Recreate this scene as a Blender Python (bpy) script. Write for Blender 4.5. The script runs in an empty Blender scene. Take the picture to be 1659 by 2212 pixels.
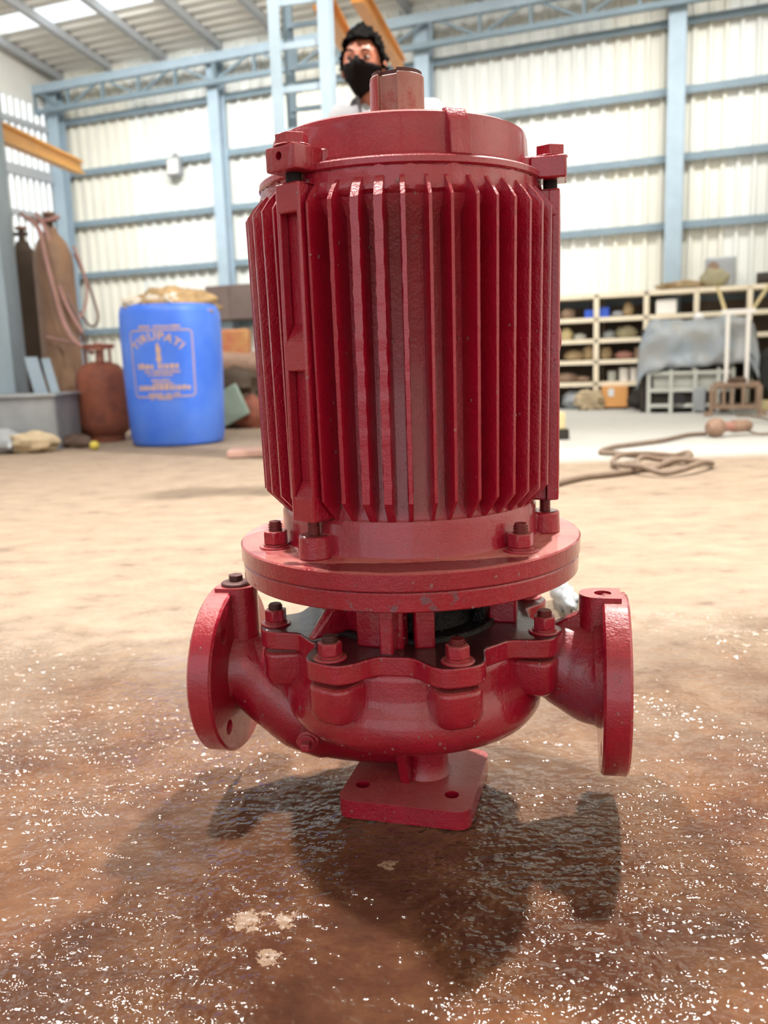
import bpy, math, random
from math import sin, cos, pi, radians as R, sqrt, atan2, exp, hypot
from mathutils import Vector as V, Matrix, noise
random.seed(7)
S = bpy.context.scene
COL = S.collection

# ------------------------------------------------------------------ camera
F_PX, ROLL = 1850.0, R(1.95)
PITCH = math.atan(316 / F_PX)
CAM = V((-.0266, -.9, .4725))
cd = bpy.data.cameras.new('camera')
cam = bpy.data.objects.new('camera', cd)
COL.objects.link(cam)
cd.sensor_fit = 'HORIZONTAL'
cd.sensor_width = 24.0
cd.lens = 24.0 * F_PX / 1659
cd.clip_start = .02
cd.dof.use_dof = True
cd.dof.focus_distance = .80
cd.dof.aperture_fstop = 5.6
fwd = V((0, cos(PITCH), -sin(PITCH)))
up = V((0, sin(PITCH), cos(PITCH)))
rt = V((1, 0, 0))
cr, sr = cos(ROLL), sin(ROLL)
# image right / up in the world, camera rolled so that verticals lean to the right going down
img_r = rt * cr - up * sr
img_u = up * cr + rt * sr
M = Matrix((img_r, img_u, -fwd)).transposed().to_4x4()
M.translation = CAM
cam.matrix_world = M
S.camera = cam


def ray(px, py):
    return (fwd + img_r * ((px - 829.5) / F_PX) - img_u * ((py - 1106) / F_PX))


def at(px, py, Y):
    d = ray(px, py)
    return CAM + d * ((Y - CAM.y) / d.y)


def floor_at(px, py):
    d = ray(px, py)
    return CAM + d * (-CAM.z / d.z)


# ------------------------------------------------------------------ world, lights, exposure
S.view_settings.view_transform = 'Standard'
S.view_settings.look = 'None'
S.view_settings.gamma = 1
S.view_settings.use_curve_mapping = False
S.view_settings.exposure = 0.0
S.cycles.use_denoising = True
S.cycles.max_bounces = 6
S.cycles.diffuse_bounces = 3
S.cycles.glossy_bounces = 3
S.cycles.transmission_bounces = 4
S.cycles.sample_clamp_indirect = 6
W = bpy.data.worlds.new('sky')
S.world = W
W.use_nodes = True
bg = W.node_tree.nodes['Background']
bg.inputs[0].default_value = (.93, .97, 1, 1)
bg.inputs[1].default_value = 1.5


def lamp(name, loc, target, power, size, color=(1, .96, .9), shape='DISK', size_y=None, spread=pi):
    d = bpy.data.lights.new(name, 'AREA')
    d.energy = power
    d.shape = shape
    d.size = size
    if size_y:
        d.size_y = size_y
    d.color = color
    d.spread = spread
    o = bpy.data.objects.new(name, d)
    COL.objects.link(o)
    o.location = loc
    o.rotation_euler = (V(target) - V(loc)).to_track_quat('-Z', 'Y').to_euler()
    return o


# two high-bay lamps: one nearly overhead, one behind the pump to the right
lamp('high_bay_lamp_overhead', (-.80, .95, 4.3), (0, 0, 0), 230, .2)
lamp('high_bay_lamp_behind', (1.32, 2.3, 4.3), (0, 0, 0), 380, .2)
lamp('high_bay_lamp_left', (-2.6, 3.2, 4.2), (-.4, 0, 0), 110, .26)
# unseen area lamps added under the roof to brighten the back wall
lamp('wall_fill_back', (.8, 5.6, 4.35), (.9, 8.0, 1.9), 200, 6.0, (1, 1, .98), 'RECTANGLE', 1.2, R(95))
lamp('wall_fill_left', (-2.0, 6.3, 4.2), (-2.7, 9.6, 2.2), 88, 3.0, (1, 1, .98), 'RECTANGLE', 1.0, R(110))
# portals guide sampling of the sky through the door behind the camera and the roof light
for nm, lc_, tg, sx_, sy_ in (('door_portal', (-2.2, -4.35, 1.6), (-2.2, 0, 1.6), 4.4, 3.2),):
    o = lamp(nm, lc_, tg, 1, sx_, (1, 1, 1), 'RECTANGLE', sy_)
    o.data.cycles.is_portal = True


# ------------------------------------------------------------------ materials
def lin(c):
    return tuple(((x / 255 + .055) / 1.055) ** 2.4 if x / 255 > .04045 else x / 255 / 12.92 for x in c) + (1,)


class NT:
    def __init__(self, name):
        self.m = bpy.data.materials.new(name)
        self.m.use_nodes = True
        self.t = self.m.node_tree
        self.b = self.t.nodes['Principled BSDF']

    def n(self, typ, **kw):
        x = self.t.nodes.new(typ)
        for k, v in kw.items():
            if k.startswith('i_'):
                x.inputs[k[2:].replace('_', ' ')].default_value = v
            else:
                setattr(x, k, v)
        return x

    def l(self, a, b):
        self.t.links.new(a, b)

    def coord(self, which='Object', scale=(1, 1, 1)):
        tc = self.n('ShaderNodeTexCoord')
        mp = self.n('ShaderNodeMapping')
        mp.inputs['Scale'].default_value = scale
        self.l(tc.outputs[which], mp.inputs[0])
        return mp.outputs[0]

    def noise(self, co, scale, detail=4, rough=.6):
        x = self.n('ShaderNodeTexNoise')
        x.inputs['Scale'].default_value = scale
        x.inputs['Detail'].default_value = detail
        x.inputs['Roughness'].default_value = rough
        self.l(co, x.inputs['Vector'])
        return x.outputs['Fac']

    def ramp(self, fac, stops):
        x = self.n('ShaderNodeValToRGB')
        e = x.color_ramp.elements
        while len(e) < len(stops):
            e.new(.5)
        for el, (p, c) in zip(e, stops):
            el.position = p
            el.color = c if len(c) == 4 else tuple(c) + (1,)
        self.l(fac, x.inputs[0])
        return x.outputs[0]

    def mix(self, fac, a, b, mode='MIX'):
        x = self.n('ShaderNodeMix', data_type='RGBA', blend_type=mode)
        for v, i in ((fac, 0), (a, 6), (b, 7)):
            if hasattr(v, 'links') or hasattr(v, 'is_linked'):
                self.l(v, x.inputs[i])
            else:
                x.inputs[i].default_value = v
        return x.outputs[2]

    def math(self, op, a, b=0.0, c=None):
        x = self.n('ShaderNodeMath', operation=op)
        for i, v in enumerate((a, b) if c is None else (a, b, c)):
            if hasattr(v, 'is_linked'):
                self.l(v, x.inputs[i])
            else:
                x.inputs[i].default_value = v
        return x.outputs[0]

    def bump(self, h, strength, dist):
        x = self.n('ShaderNodeBump')
        x.inputs['Strength'].default_value = strength
        x.inputs['Distance'].default_value = dist
        self.l(h, x.inputs['Height'])
        self.l(x.outputs[0], self.b.inputs['Normal'])

    def set(self, **kw):
        for k, v in kw.items():
            i = self.b.inputs[k.replace('_', ' ')]
            if hasattr(v, 'is_linked'):
                self.l(v, i)
            else:
                i.default_value = v


def simple(name, c, rough=.6, metal=0, var=.25, scale=8, bump=0, bscale=60, c2=None, spec=.5):
    """plain painted / dusty surface: two tones through a noise, optional fine relief"""
    t = NT(name)
    co = t.coord('Object')
    a = lin(c)
    b = lin(c2) if c2 else tuple(x * (1 - var) for x in a[:3]) + (1,)
    f = t.noise(co, scale, 5)
    t.set(Base_Color=t.ramp(f, [(.35, a), (.68, b)]), Roughness=rough, Metallic=metal, Specular_IOR_Level=spec)
    if bump:
        t.bump(t.noise(co, bscale, 4), bump, .004)
    return t.m


def red_paint(name, dust=.35, rough=.28, rim_chips=False, grime_shade=0, film=(178, 66, 80), film_amt=.2):
    t = NT(name)
    co = t.coord('Object')
    n1 = t.noise(co, 9, 5)
    base = t.ramp(n1, [(.3, lin((146, 9, 35))), (.55, lin((170, 15, 46))), (.8, lin((134, 16, 37)))])
    # settled dust on upward faces
    geo = t.n('ShaderNodeNewGeometry')
    sx = t.n('ShaderNodeSeparateXYZ')
    t.l(geo.outputs['True Normal'], sx.inputs[0])
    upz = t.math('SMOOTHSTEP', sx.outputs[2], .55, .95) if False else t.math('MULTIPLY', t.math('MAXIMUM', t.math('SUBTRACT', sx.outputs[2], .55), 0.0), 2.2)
    dn = t.noise(co, 22, 6, .65)
    dfac = t.math('MULTIPLY', upz, t.math('MULTIPLY', t.ramp(dn, [(.26, (0, 0, 0)), (.5, (1, 1, 1))]), dust * 1.25))
    c = t.mix(dfac, base, lin((204, 128, 116)))
    if grime_shade:  # dirt on upward faces, with shade under the flange painted in as well
        gf = t.math('MULTIPLY', t.math('MINIMUM', t.math('MULTIPLY', upz, 1.2), 1.0), grime_shade)
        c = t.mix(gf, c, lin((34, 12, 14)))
    # chalky film in broad patches
    fn = t.noise(co, 5.5, 5, .7)
    ff = t.math('MULTIPLY', t.ramp(fn, [(.52, (0, 0, 0)), (.72, (1, 1, 1))]), film_amt)
    c = t.mix(ff, c, lin(film))
    # chipped spots: bare primer, blue-grey
    cn = t.noise(co, 30, 6, .72)
    cf = t.ramp(cn, [(.735, (0, 0, 0)), (.76, (1, 1, 1))])
    c = t.mix(cf, c, lin((92, 72, 78)))
    if rim_chips:
        s2 = t.n('ShaderNodeSeparateXYZ')
        t.l(co, s2.inputs[0])
        ex = t.math('POWER', t.math('DIVIDE', t.math('ADD', s2.outputs[0], .004), .105), 2.0)
        ey = t.math('POWER', t.math('DIVIDE', t.math('ADD', s2.outputs[1], t.math('SUBTRACT', .156, t.math('MULTIPLY', t.math('MULTIPLY', s2.outputs[0], s2.outputs[0]), 2.2))), .017), 2.0)
        pw = t.math('ADD', t.math('ADD', ex, ey), t.math('MULTIPLY', t.math('SUBTRACT', t.noise(co, 30, 3), .5), 1.6))
        pud = t.math('MULTIPLY', t.math('LESS_THAN', pw, 1.0), t.math('GREATER_THAN', sx.outputs[2], .9))
        c = t.mix(t.math('MULTIPLY', pud, .85), c, lin((92, 16, 26)))
        dfac = t.math('MULTIPLY', dfac, t.math('SUBTRACT', 1.0, pud))
        sp = t.n('ShaderNodeSeparateXYZ')
        t.l(co, sp.inputs[0])
        front = t.math('LESS_THAN', t.math('ABSOLUTE', t.math('ADD', sp.outputs[0], .018)), .06)
        front = t.math('MULTIPLY', front, t.math('MULTIPLY', t.math('LESS_THAN', sp.outputs[1], -.15), t.math('LESS_THAN', sp.outputs[2], .2785)))
        c2 = t.ramp(t.noise(co, 55, 5, .7), [(.54, (0, 0, 0)), (.60, (1, 1, 1))])
        c = t.mix(t.math('MULTIPLY', t.math('MULTIPLY', front, c2), .75), c, lin((110, 84, 96)))
    r = t.math('ADD', t.math('MULTIPLY', dfac, .35), t.math('ADD', t.math('MULTIPLY', dn, .22), rough - .1))
    t.set(Base_Color=c, Roughness=r, Coat_Weight=.7, Coat_Roughness=.1)
    big = t.noise(co, 75, 5, .7)
    fine = t.noise(co, 380, 3, .6)
    run = t.noise(t.coord('Object', (1, 1, .07)), 170, 3, .6)
    hh = t.math('ADD', t.math('MULTIPLY', big, 1.0), t.math('MULTIPLY', fine, .5))
    t.bump(t.math('ADD', hh, t.math('MULTIPLY', run, .5)), .6, .0024)
    return t.m


M_RED = red_paint('wet_red_paint')
M_REDC = red_paint('red_paint_chipped_rim', rim_chips=True, dust=.7)
M_FILM = red_paint('red_paint_grey_film', film=(120, 92, 112), film_amt=.7)
M_GRIME_SHADE = red_paint('red_paint_oily_shaded_top', grime_shade=.92)  # oily dirt and the flange's shade, both put into the top colour
M_REDB = red_paint('red_paint_bolts', dust=.45, rough=.4)
M_SHAFT = NT('dusty_shaft')
_t = M_SHAFT
_co = _t.coord('Object')
_c = _t.ramp(_t.noise(_co, 26, 6, .65), [(.3, lin((150, 98, 90))), (.5, lin((164, 122, 112))), (.6, lin((152, 74, 70))), (.68, lin((205, 185, 188)))])
_t.set(Base_Color=_c, Roughness=.5, Metallic=.15)
_t.bump(_t.noise(_co, 220, 3), .4, .001)
M_SHAFT = _t.m
M_KEY = red_paint('shaft_shoulder_red', dust=.1, rough=.28)
M_BLACK = simple('black_grease', (16, 12, 12), .35, 0, .5, 40, .9, 260)
M_HOLE = simple('dark_hole', (26, 8, 10), .8)
M_THREAD = simple('red_thread', (120, 40, 42), .4, .2)
M_BROWNBOLT = simple('brown_bolt_end', (92, 54, 52), .5, .2)

M_WHITEWALL = NT('corrugated_sheet')
_t = M_WHITEWALL
_co = _t.coord('Object', (1, 1, 1))
_c = _t.ramp(_t.noise(_t.coord('Object', (2.2, 2.2, .25)), 1.0, 4), [(.35, lin((236, 238, 234))), (.7, lin((214, 216, 210)))])
_t.set(Base_Color=_c, Roughness=.55)
M_WHITEWALL = _t.m
M_WHITEWALL2 = simple('corrugated_sheet_cream', (236, 234, 222), .55, 0, .08, 2)
M_ROOF = simple('roof_sheet', (240, 238, 230), .6, 0, .12, 1.5)
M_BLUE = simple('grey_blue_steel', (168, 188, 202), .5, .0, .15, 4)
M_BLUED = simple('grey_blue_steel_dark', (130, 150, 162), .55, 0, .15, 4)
M_PURLIN = simple('purlin_grey', (182, 186, 190), .6, 0, .1, 3)
M_YELLOW = simple('crane_yellow', (238, 172, 62), .5, 0, .15, 6)
M_ORANGEB = simple('beam_orange', (222, 150, 62), .5, 0, .15, 6)
M_CREAM = simple('cream_shelf_paint', (240, 226, 200), .55, 0, .12, 9)
M_BARREL = simple('blue_plastic', (62, 118, 238), .45, 0, .12, 3, .15, 20, c2=(92, 140, 244))
M_PRINT = simple('tan_print', (214, 178, 150), .6, 0, .15, 30)
M_RUST = simple('rusty_brown', (150, 84, 62), .7, 0, .3, 9, .4, 60, c2=(112, 62, 48))
M_TANK = simple('brown_cylinder', (158, 124, 96), .6, 0, .3, 5, .2, 30, c2=(128, 100, 84))
M_TANKD = simple('dark_brown_cylinder', (78, 62, 48), .7, 0, .3, 5)
M_HOSE = simple('pink_brown_hose', (186, 142, 134), .6, 0, .15, 12)
M_HOSED = simple('grey_brown_hose', (136, 112, 104), .6, 0, .15, 12)
M_GREY = simple('grey_zinc', (160, 164, 168), .5, .2, .2, 6)
M_STONE = simple('pale_stone', (196, 176, 144), .8, 0, .3, 14, .5, 40)
M_DEBRIS = simple('brown_debris', (112, 90, 78), .9, 0, .4, 16, .8, 50)
M_YBALL = simple('yellow_ball_paint', (216, 198, 84), .5)
M_BURLAP = simple('burlap', (196, 164, 120), .9, 0, .35, 14, .6, 120)
M_RAG = simple('white_rag', (232, 222, 208), .9, 0, .15, 14, .3, 60)
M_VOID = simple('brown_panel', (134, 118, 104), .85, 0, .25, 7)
M_DARK = simple('dark_void', (58, 52, 46), .85, 0, .4, 7)
M_BOARD = simple('dark_board', (110, 94, 88), .8, 0, .2, 5)
M_TARP = simple('grey_tarp', (150, 150, 146), .4, 0, .3, 4, .3, 14, c2=(142, 154, 166))
M_WHITEP = simple('white_plastic', (238, 234, 228), .5, 0, .05)
M_OFF = simple('off_white_frame', (196, 198, 190), .6, 0, .15, 6)
M_BROWNF = simple('brown_frame', (150, 124, 104), .7, 0, .25, 9)
M_ORANGE = simple('orange_box_paint', (220, 158, 92), .55, 0, .12, 6)
M_PINKP = simple('pink_primer_plate', (200, 160, 146), .6, 0, .15, 8)
M_CABLE = simple('dusty_cable', (136, 116, 100), .7, 0, .25, 20)
M_CONN = simple('dusty_brown_connector', (164, 132, 112), .7, 0, .3, 14, .3, 50)
M_SKIN = NT('skin')
M_SKIN.set(Base_Color=lin((172, 104, 80)), Roughness=.5)
M_SKIN = M_SKIN.m
M_HAIR = simple('black_hair', (11, 8, 8), .9, 0, .3, 30, .5, 120, spec=.08)
M_MASK = simple('black_mask', (22, 17, 18), .9, 0, .15, 30, spec=.12)
M_SHIRT = simple('light_grey_shirt', (168, 168, 174), .85, 0, .1, 12)
M_COLLAR = simple('dark_collar', (72, 66, 70), .85)
M_TROUSER = simple('dark_trousers', (52, 54, 62), .85)
M_SHOE = simple('black_shoe', (28, 26, 26), .5)
M_EYE = simple('eye_white', (150, 128, 118), .4, 0, .02)
M_IRIS = simple('eye_dark', (34, 20, 16), .2)
M_TIN = simple('worn_orange_tin', (196, 150, 92), .7, 0, .3, 10, c2=(190, 104, 80))
M_GREEN = simple('pale_green_panel', (150, 168, 156), .6, 0, .2, 6)
M_LABEL = simple('pale_label', (214, 220, 224), .6, 0, .05)
M_REDTHING = simple('faded_red', (180, 128, 114), .7)
M_BLUETUB = simple('blue_tub', (54, 96, 212), .5)
M_OCHRE = simple('ochre_casting', (166, 142, 106), .8, 0, .3, 14)
M_OLIVE = simple('olive_casting', (164, 156, 126), .8, 0, .25, 14)
M_WOOD = simple('pale_wood', (216, 198, 150), .7, 0, .2, 9)
M_BLKRUB = simple('black_rubber', (40, 40, 40), .8)


def water_mat():
    t = NT('water_drop')
    t.set(Base_Color=(1, .9, .9, 1), Roughness=.02, IOR=1.33, Transmission_Weight=.9)
    return t.m


M_WATER = water_mat()


def floor_mat():
    t = NT('wet_concrete')
    co = t.coord('Object')
    sp = t.n('ShaderNodeSeparateXYZ')
    t.l(co, sp.inputs[0])
    x, y = sp.outputs[0], sp.outputs[1]
    warp = t.noise(co, 2.2, 5, .65)
    warp2 = t.noise(co, 9, 5, .7)
    # wetness falls off towards the back with a ragged edge
    edge = t.math('ADD', y, t.math('ADD', t.math('MULTIPLY', warp, -1.1), t.math('MULTIPLY', warp2, -.5)))
    wet = t.ramp(edge, [(.0, (1, 1, 1)), (.10, (0, 0, 0))]) if False else None
    mr = t.n('ShaderNodeMapRange', interpolation_type='SMOOTHSTEP')
    mr.inputs['From Min'].default_value = -1.05
    mr.inputs['From Max'].default_value = .10
    mr.inputs['To Min'].default_value = 1
    mr.inputs['To Max'].default_value = 0
    t.l(edge, mr.inputs[0])
    wet = mr.outputs[0]
    mg = t.n('ShaderNodeMapRange', interpolation_type='SMOOTHSTEP')
    mg.inputs['From Min'].default_value = -.30
    mg.inputs['From Max'].default_value = .12
    mg.inputs['To Min'].default_value = 1
    mg.inputs['To Max'].default_value = 0
    t.l(edge, mg.inputs[0])
    gloss = mg.outputs[0]
    # dry concrete tan
    dn = t.noise(t.coord('Object', (1, 1.7, 1)), 7, 7, .72)
    dry = t.ramp(dn, [(.28, lin((100, 84, 72))), (.43, lin((146, 127, 109))), (.7, lin((164, 145, 124)))])
    # pale, whitish slab further back on the right
    pm = t.n('ShaderNodeMapRange', interpolation_type='SMOOTHSTEP')
    pm.inputs['From Min'].default_value = 2.95
    pm.inputs['From Max'].default_value = 3.35
    t.l(t.math('ADD', y, t.math('MULTIPLY', t.math('SUBTRACT', warp2, .5), .12)), pm.inputs[0])
    px = t.n('ShaderNodeMapRange', interpolation_type='SMOOTHSTEP')
    px.inputs['From Min'].default_value = .1
    px.inputs['From Max'].default_value = .7
    t.l(x, px.inputs[0])
    dry = t.mix(t.math('MULTIPLY', pm.outputs[0], px.outputs[0]), dry, lin((196, 194, 188)))
    wn = t.noise(t.coord('Object', (1, 1.15, 1)), 5.5, 8, .75)
    wetc = t.ramp(wn, [(.25, lin((62, 40, 34))), (.45, lin((92, 60, 45))), (.6, lin((116, 80, 56))), (.78, lin((88, 64, 54)))])
    # scraped pale flakes
    fl = t.noise(co, 7.5, 7, .7)
    flm = t.ramp(fl, [(.735, (0, 0, 0)), (.75, (1, 1, 1))])
    for fx, fy, fr_ in ((floor_at(538, 1978).x, floor_at(538, 1978).y, .016), (floor_at(612, 1985).x, floor_at(612, 1985).y, .010), (floor_at(580, 2062).x, floor_at(580, 2062).y, .010), (floor_at(838, 1868).x, floor_at(838, 1868).y, .009)):
        dx = t.math('POWER', t.math('DIVIDE', t.math('SUBTRACT', x, fx), fr_), 2.0)
        dy = t.math('POWER', t.math('DIVIDE', t.math('SUBTRACT', y, fy), fr_ * 1.1), 2.0)
        spot = t.math('LESS_THAN', t.math('ADD', t.math('ADD', dx, dy), t.math('MULTIPLY', t.math('SUBTRACT', t.noise(co, 90, 5, .8), .5), 7.0)), .7)
        flm = t.math('MAXIMUM', flm, spot)
    wetc = t.mix(flm, wetc, lin((160, 132, 110)))
    # trowel lines across
    ln = t.noise(t.coord('Object', (.7, 8, 1)), 1.2, 3, .5)
    lines = t.ramp(ln, [(.488, (0, 0, 0)), (.5, (1, 1, 1)), (.512, (0, 0, 0))])
    cr_ = lines
    col = t.mix(wet, dry, wetc)
    col = t.mix(t.math('MULTIPLY', cr_, .10), col, lin((70, 46, 36)))
    rough = t.math('ADD', t.math('MULTIPLY', gloss, -.75), .86)
    rough = t.math('ADD', rough, t.math('MULTIPLY', flm, .3))
    t.set(Base_Color=col, Roughness=rough, Specular_IOR_Level=.5)
    h = t.math('ADD', t.math('MULTIPLY', t.noise(t.coord('Object', (1, 1.2, 1)), 62, 1.0, .5), .9),
               t.math('ADD', t.math('MULTIPLY', t.noise(co, 135, 1.0, .5), .48), t.math('MULTIPLY', cr_, -.10)))
    h = t.math('ADD', h, t.math('MULTIPLY', t.noise(t.coord('Object', (1, 1.4, 1)), 15, 2), .8))
    amp = t.n('ShaderNodeMapRange')
    amp.inputs['From Min'].default_value = .36
    amp.inputs['From Max'].default_value = .62
    amp.inputs['To Min'].default_value = .22
    amp.inputs['To Max'].default_value = 1.25
    t.l(t.noise(co, 3.2, 3, .6), amp.inputs[0])
    t.bump(t.math('MULTIPLY', h, amp.outputs[0]), 1.0, .0058)
    return t.m


M_FLOOR = floor_mat()


# ------------------------------------------------------------------ mesh builder
class MB:
    def __init__(self):
        self.v = []
        self.f = []

    def add(self, vs, fs, mat=None):
        o = len(self.v)
        self.v += [tuple((mat @ V(p)) if mat else p) for p in vs]
        self.f += [tuple(i + o for i in f) for f in fs]
        return self

    def box(self, c, s, rz=0, mat=None):
        x, y, z = s[0] / 2, s[1] / 2, s[2] / 2
        vs = [(-x, -y, -z), (x, -y, -z), (x, y, -z), (-x, y, -z), (-x, -y, z), (x, -y, z), (x, y, z), (-x, y, z)]
        m = Matrix.Translation(c) @ (mat if mat else Matrix.Rotation(rz, 4, 'Z'))
        return self.add(vs, [(3, 2, 1, 0), (4, 5, 6, 7), (0, 1, 5, 4), (1, 2, 6, 5), (2, 3, 7, 6), (3, 0, 4, 7)], m)

    def beam(self, p, q, w, h):
        p, q = V(p), V(q)
        d = (q - p)
        L = d.length
        m = d.to_track_quat('X', 'Z').to_matrix().to_4x4()
        return self.box((p + q) / 2, (L, w, h), mat=m)

    def cyl(self, p, q, r0, r1=None, n=24, a0=0):
        p, q = V(p), V(q)
        r1 = r0 if r1 is None else r1
        m = (q - p).to_track_quat('Z', 'Y').to_matrix()
        a = [2 * pi * i / n + a0 for i in range(n)]
        vs = [tuple(p + m @ V((r0 * cos(t), r0 * sin(t), 0))) for t in a] + [tuple(q + m @ V((r1 * cos(t), r1 * sin(t), 0))) for t in a]
        fs = [(i, (i + 1) % n, n + (i + 1) % n, n + i) for i in range(n)]
        fs += [tuple(range(n))[::-1], tuple(range(n, 2 * n))]
        return self.add(vs, fs)

    def lathe(self, prof, n=64, c=(0, 0, 0), mat=None, close=False):
        vs = []
        for r, z in prof:
            for i in range(n):
                t = 2 * pi * i / n
                vs.append((c[0] + r * sin(t), c[1] - r * cos(t), c[2] + z))
        k = len(prof)
        fs = []
        for j in range(k if close else k - 1):
            jj = (j + 1) % k
            for i in range(n):
                i2 = (i + 1) % n
                fs.append((j * n + i, j * n + i2, jj * n + i2, jj * n + i))
        if not close:
            if prof[0][0] > 1e-6:
                fs.append(tuple(range(n))[::-1])
            if prof[-1][0] > 1e-6:
                fs.append(tuple((k - 1) * n + i for i in range(n)))
        return self.add(vs, fs, mat)

    def prism(self, poly, z0, z1, mat=None):
        n = len(poly)
        vs = [(x, y, z0) for x, y in poly] + [(x, y, z1) for x, y in poly]
        fs = [(i, (i + 1) % n, n + (i + 1) % n, n + i) for i in range(n)]
        fs += [tuple(range(n))[::-1], tuple(range(n, 2 * n))]
        return self.add(vs, fs, mat)

    def tube(self, path, rad, n=16, caps=True, sq=None):
        P = [V(p) for p in path]
        k = len(P)
        if not isinstance(rad, (list, tuple)):
            rad = [rad] * k
        T = [(P[min(i + 1, k - 1)] - P[max(i - 1, 0)]).normalized() for i in range(k)]
        u = T[0].orthogonal().normalized()
        vs = []
        for i in range(k):
            u = (u - T[i] * u.dot(T[i])).normalized()
            w = T[i].cross(u)
            for j in range(n):
                a = 2 * pi * j / n
                vs.append(tuple(P[i] + (u * cos(a) + w * sin(a)) * rad[i]))
        fs = [(i * n + j, i * n + (j + 1) % n, (i + 1) * n + (j + 1) % n, (i + 1) * n + j) for i in range(k - 1) for j in range(n)]
        if caps:
            fs += [tuple(range(n))[::-1], tuple((k - 1) * n + j for j in range(n))]
        return self.add(vs, fs)

    def blob(self, c, r, nu=18, nv=12, amp=.12, freq=3., seed=0, mat=None, flat=None):
        vs, fs = [], []
        for j in range(nv + 1):
            t = pi * j / nv
            for i in range(nu):
                a = 2 * pi * i / nu
                d = V((sin(t) * cos(a), sin(t) * sin(a), -cos(t)))
                k = 1 + amp * noise.fractal(d * freq + V((seed * 7.3, seed * 3.1, seed)), 1, 2, 3)
                z = d.z * r[2] * k
                if flat is not None:
                    z = max(z, flat * r[2])
                p = V((d.x * r[0] * k, d.y * r[1] * k, z))
                if mat:
                    p = mat @ p
                vs.append(tuple(V(c) + p))
        for j in range(nv):
            for i in range(nu):
                i2 = (i + 1) % nu
                fs.append((j * nu + i, j * nu + i2, (j + 1) * nu + i2, (j + 1) * nu + i))
        return self.add(vs, fs)

    def rotz(self, a):
        ca, sa = cos(a), sin(a)
        self.v = [(x * ca - y * sa, x * sa + y * ca, z) for x, y, z in self.v]
        return self

    def shift(self, d):
        self.v = [(x + d[0], y + d[1], z + d[2]) for x, y, z in self.v]
        return self

    def build(self, name, mat, parent=None, bevel=0, seg=2, sub=0, angle=38, loc=None, flat=False, **props):
        me = bpy.data.meshes.new(name)
        me.from_pydata(self.v, [], self.f)
        me.validate()
        import bmesh
        bm = bmesh.new()
        bm.from_mesh(me)
        bmesh.ops.remove_doubles(bm, verts=bm.verts, dist=1e-6)
        bmesh.ops.recalc_face_normals(bm, faces=bm.faces)
        bm.to_mesh(me)
        bm.free()
        if not flat:
            for p in me.polygons:
                p.use_smooth = True
            me.set_sharp_from_angle(angle=R(angle))
        me.materials.append(mat)
        o = bpy.data.objects.new(name, me)
        COL.objects.link(o)
        if parent:
            o.parent = parent
        if loc is not None:
            o.location = loc
        if bevel:
            b = o.modifiers.new('b', 'BEVEL')
            b.width = bevel
            b.segments = seg
            b.limit_method = 'ANGLE'
            b.angle_limit = R(35)
            b.harden_normals = False
        if sub:
            s = o.modifiers.new('s', 'SUBSURF')
            s.levels = s.render_levels = sub
        for k, v in props.items():
            o[k] = v
        return o


def empty(name, loc=(0, 0, 0), rz=0, **props):
    o = bpy.data.objects.new(name, None)
    COL.objects.link(o)
    o.location = loc
    o.rotation_euler = (0, 0, rz)
    o.empty_display_size = .1
    for k, v in props.items():
        o[k] = v
    return o


def tag(o, label, cat, group=None):
    o['label'] = label
    o['category'] = cat
    if group:
        o['group'] = group
    return o


def copy_tree(o, parent=None):
    c = o.copy()
    COL.objects.link(c)
    c.parent = parent
    for ch in list(o.children):
        copy_tree(ch, c)
    return c


def bake(o):
    """apply an object's modifiers to its own mesh"""
    dg = bpy.context.evaluated_depsgraph_get()
    dg.update()
    me = bpy.data.meshes.new_from_object(o.evaluated_get(dg))
    old = o.data
    o.modifiers.clear()
    o.data = me
    me.name = old.name
    bpy.data.meshes.remove(old)
    return o


def cut(o, mb):
    """drill holes: boolean difference with a temporary cutter"""
    c = mb.build('cutter', M_HOLE)
    m = o.modifiers.new('cut', 'BOOLEAN')
    m.operation = 'DIFFERENCE'
    m.solver = 'EXACT'
    m.use_self = True
    m.object = c
    bpy.context.view_layer.update()
    bake(o)
    me = c.data
    bpy.data.objects.remove(c)
    bpy.data.meshes.remove(me)
    for p in o.data.polygons:
        p.use_smooth = True
    o.data.set_sharp_from_angle(angle=R(38))
    return o


def smooth_path(pts, n=6):
    """Catmull-Rom through points"""
    P = [V(p) for p in pts]
    out = []
    for i in range(len(P) - 1):
        p0, p1, p2, p3 = P[max(i - 1, 0)], P[i], P[i + 1], P[min(i + 2, len(P) - 1)]
        for k in range(n):
            t = k / n
            out.append(.5 * ((2 * p1) + (p2 - p0) * t + (2 * p0 - 5 * p1 + 4 * p2 - p3) * t * t + (3 * p1 - p0 - 3 * p2 + p3) * t ** 3))
    out.append(P[-1])
    return out


def text_mesh(s, size):
    cu = bpy.data.curves.new('t', 'FONT')
    cu.body = s
    cu.size = size
    cu.align_x = 'CENTER'
    cu.resolution_u = 2
    cu.space_character = 1.12
    cu.offset = .0016
    o = bpy.data.objects.new('t', cu)
    COL.objects.link(o)
    bpy.context.view_layer.update()
    me = o.to_mesh()
    vs = [tuple(v.co) for v in me.vertices]
    fs = [tuple(p.vertices) for p in me.polygons]
    o.to_mesh_clear()
    bpy.data.objects.remove(o)
    bpy.data.curves.remove(cu)
    return vs, fs


# ------------------------------------------------------------------ the shed
def struct(o):
    o['kind'] = 'structure'
    return o


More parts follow.
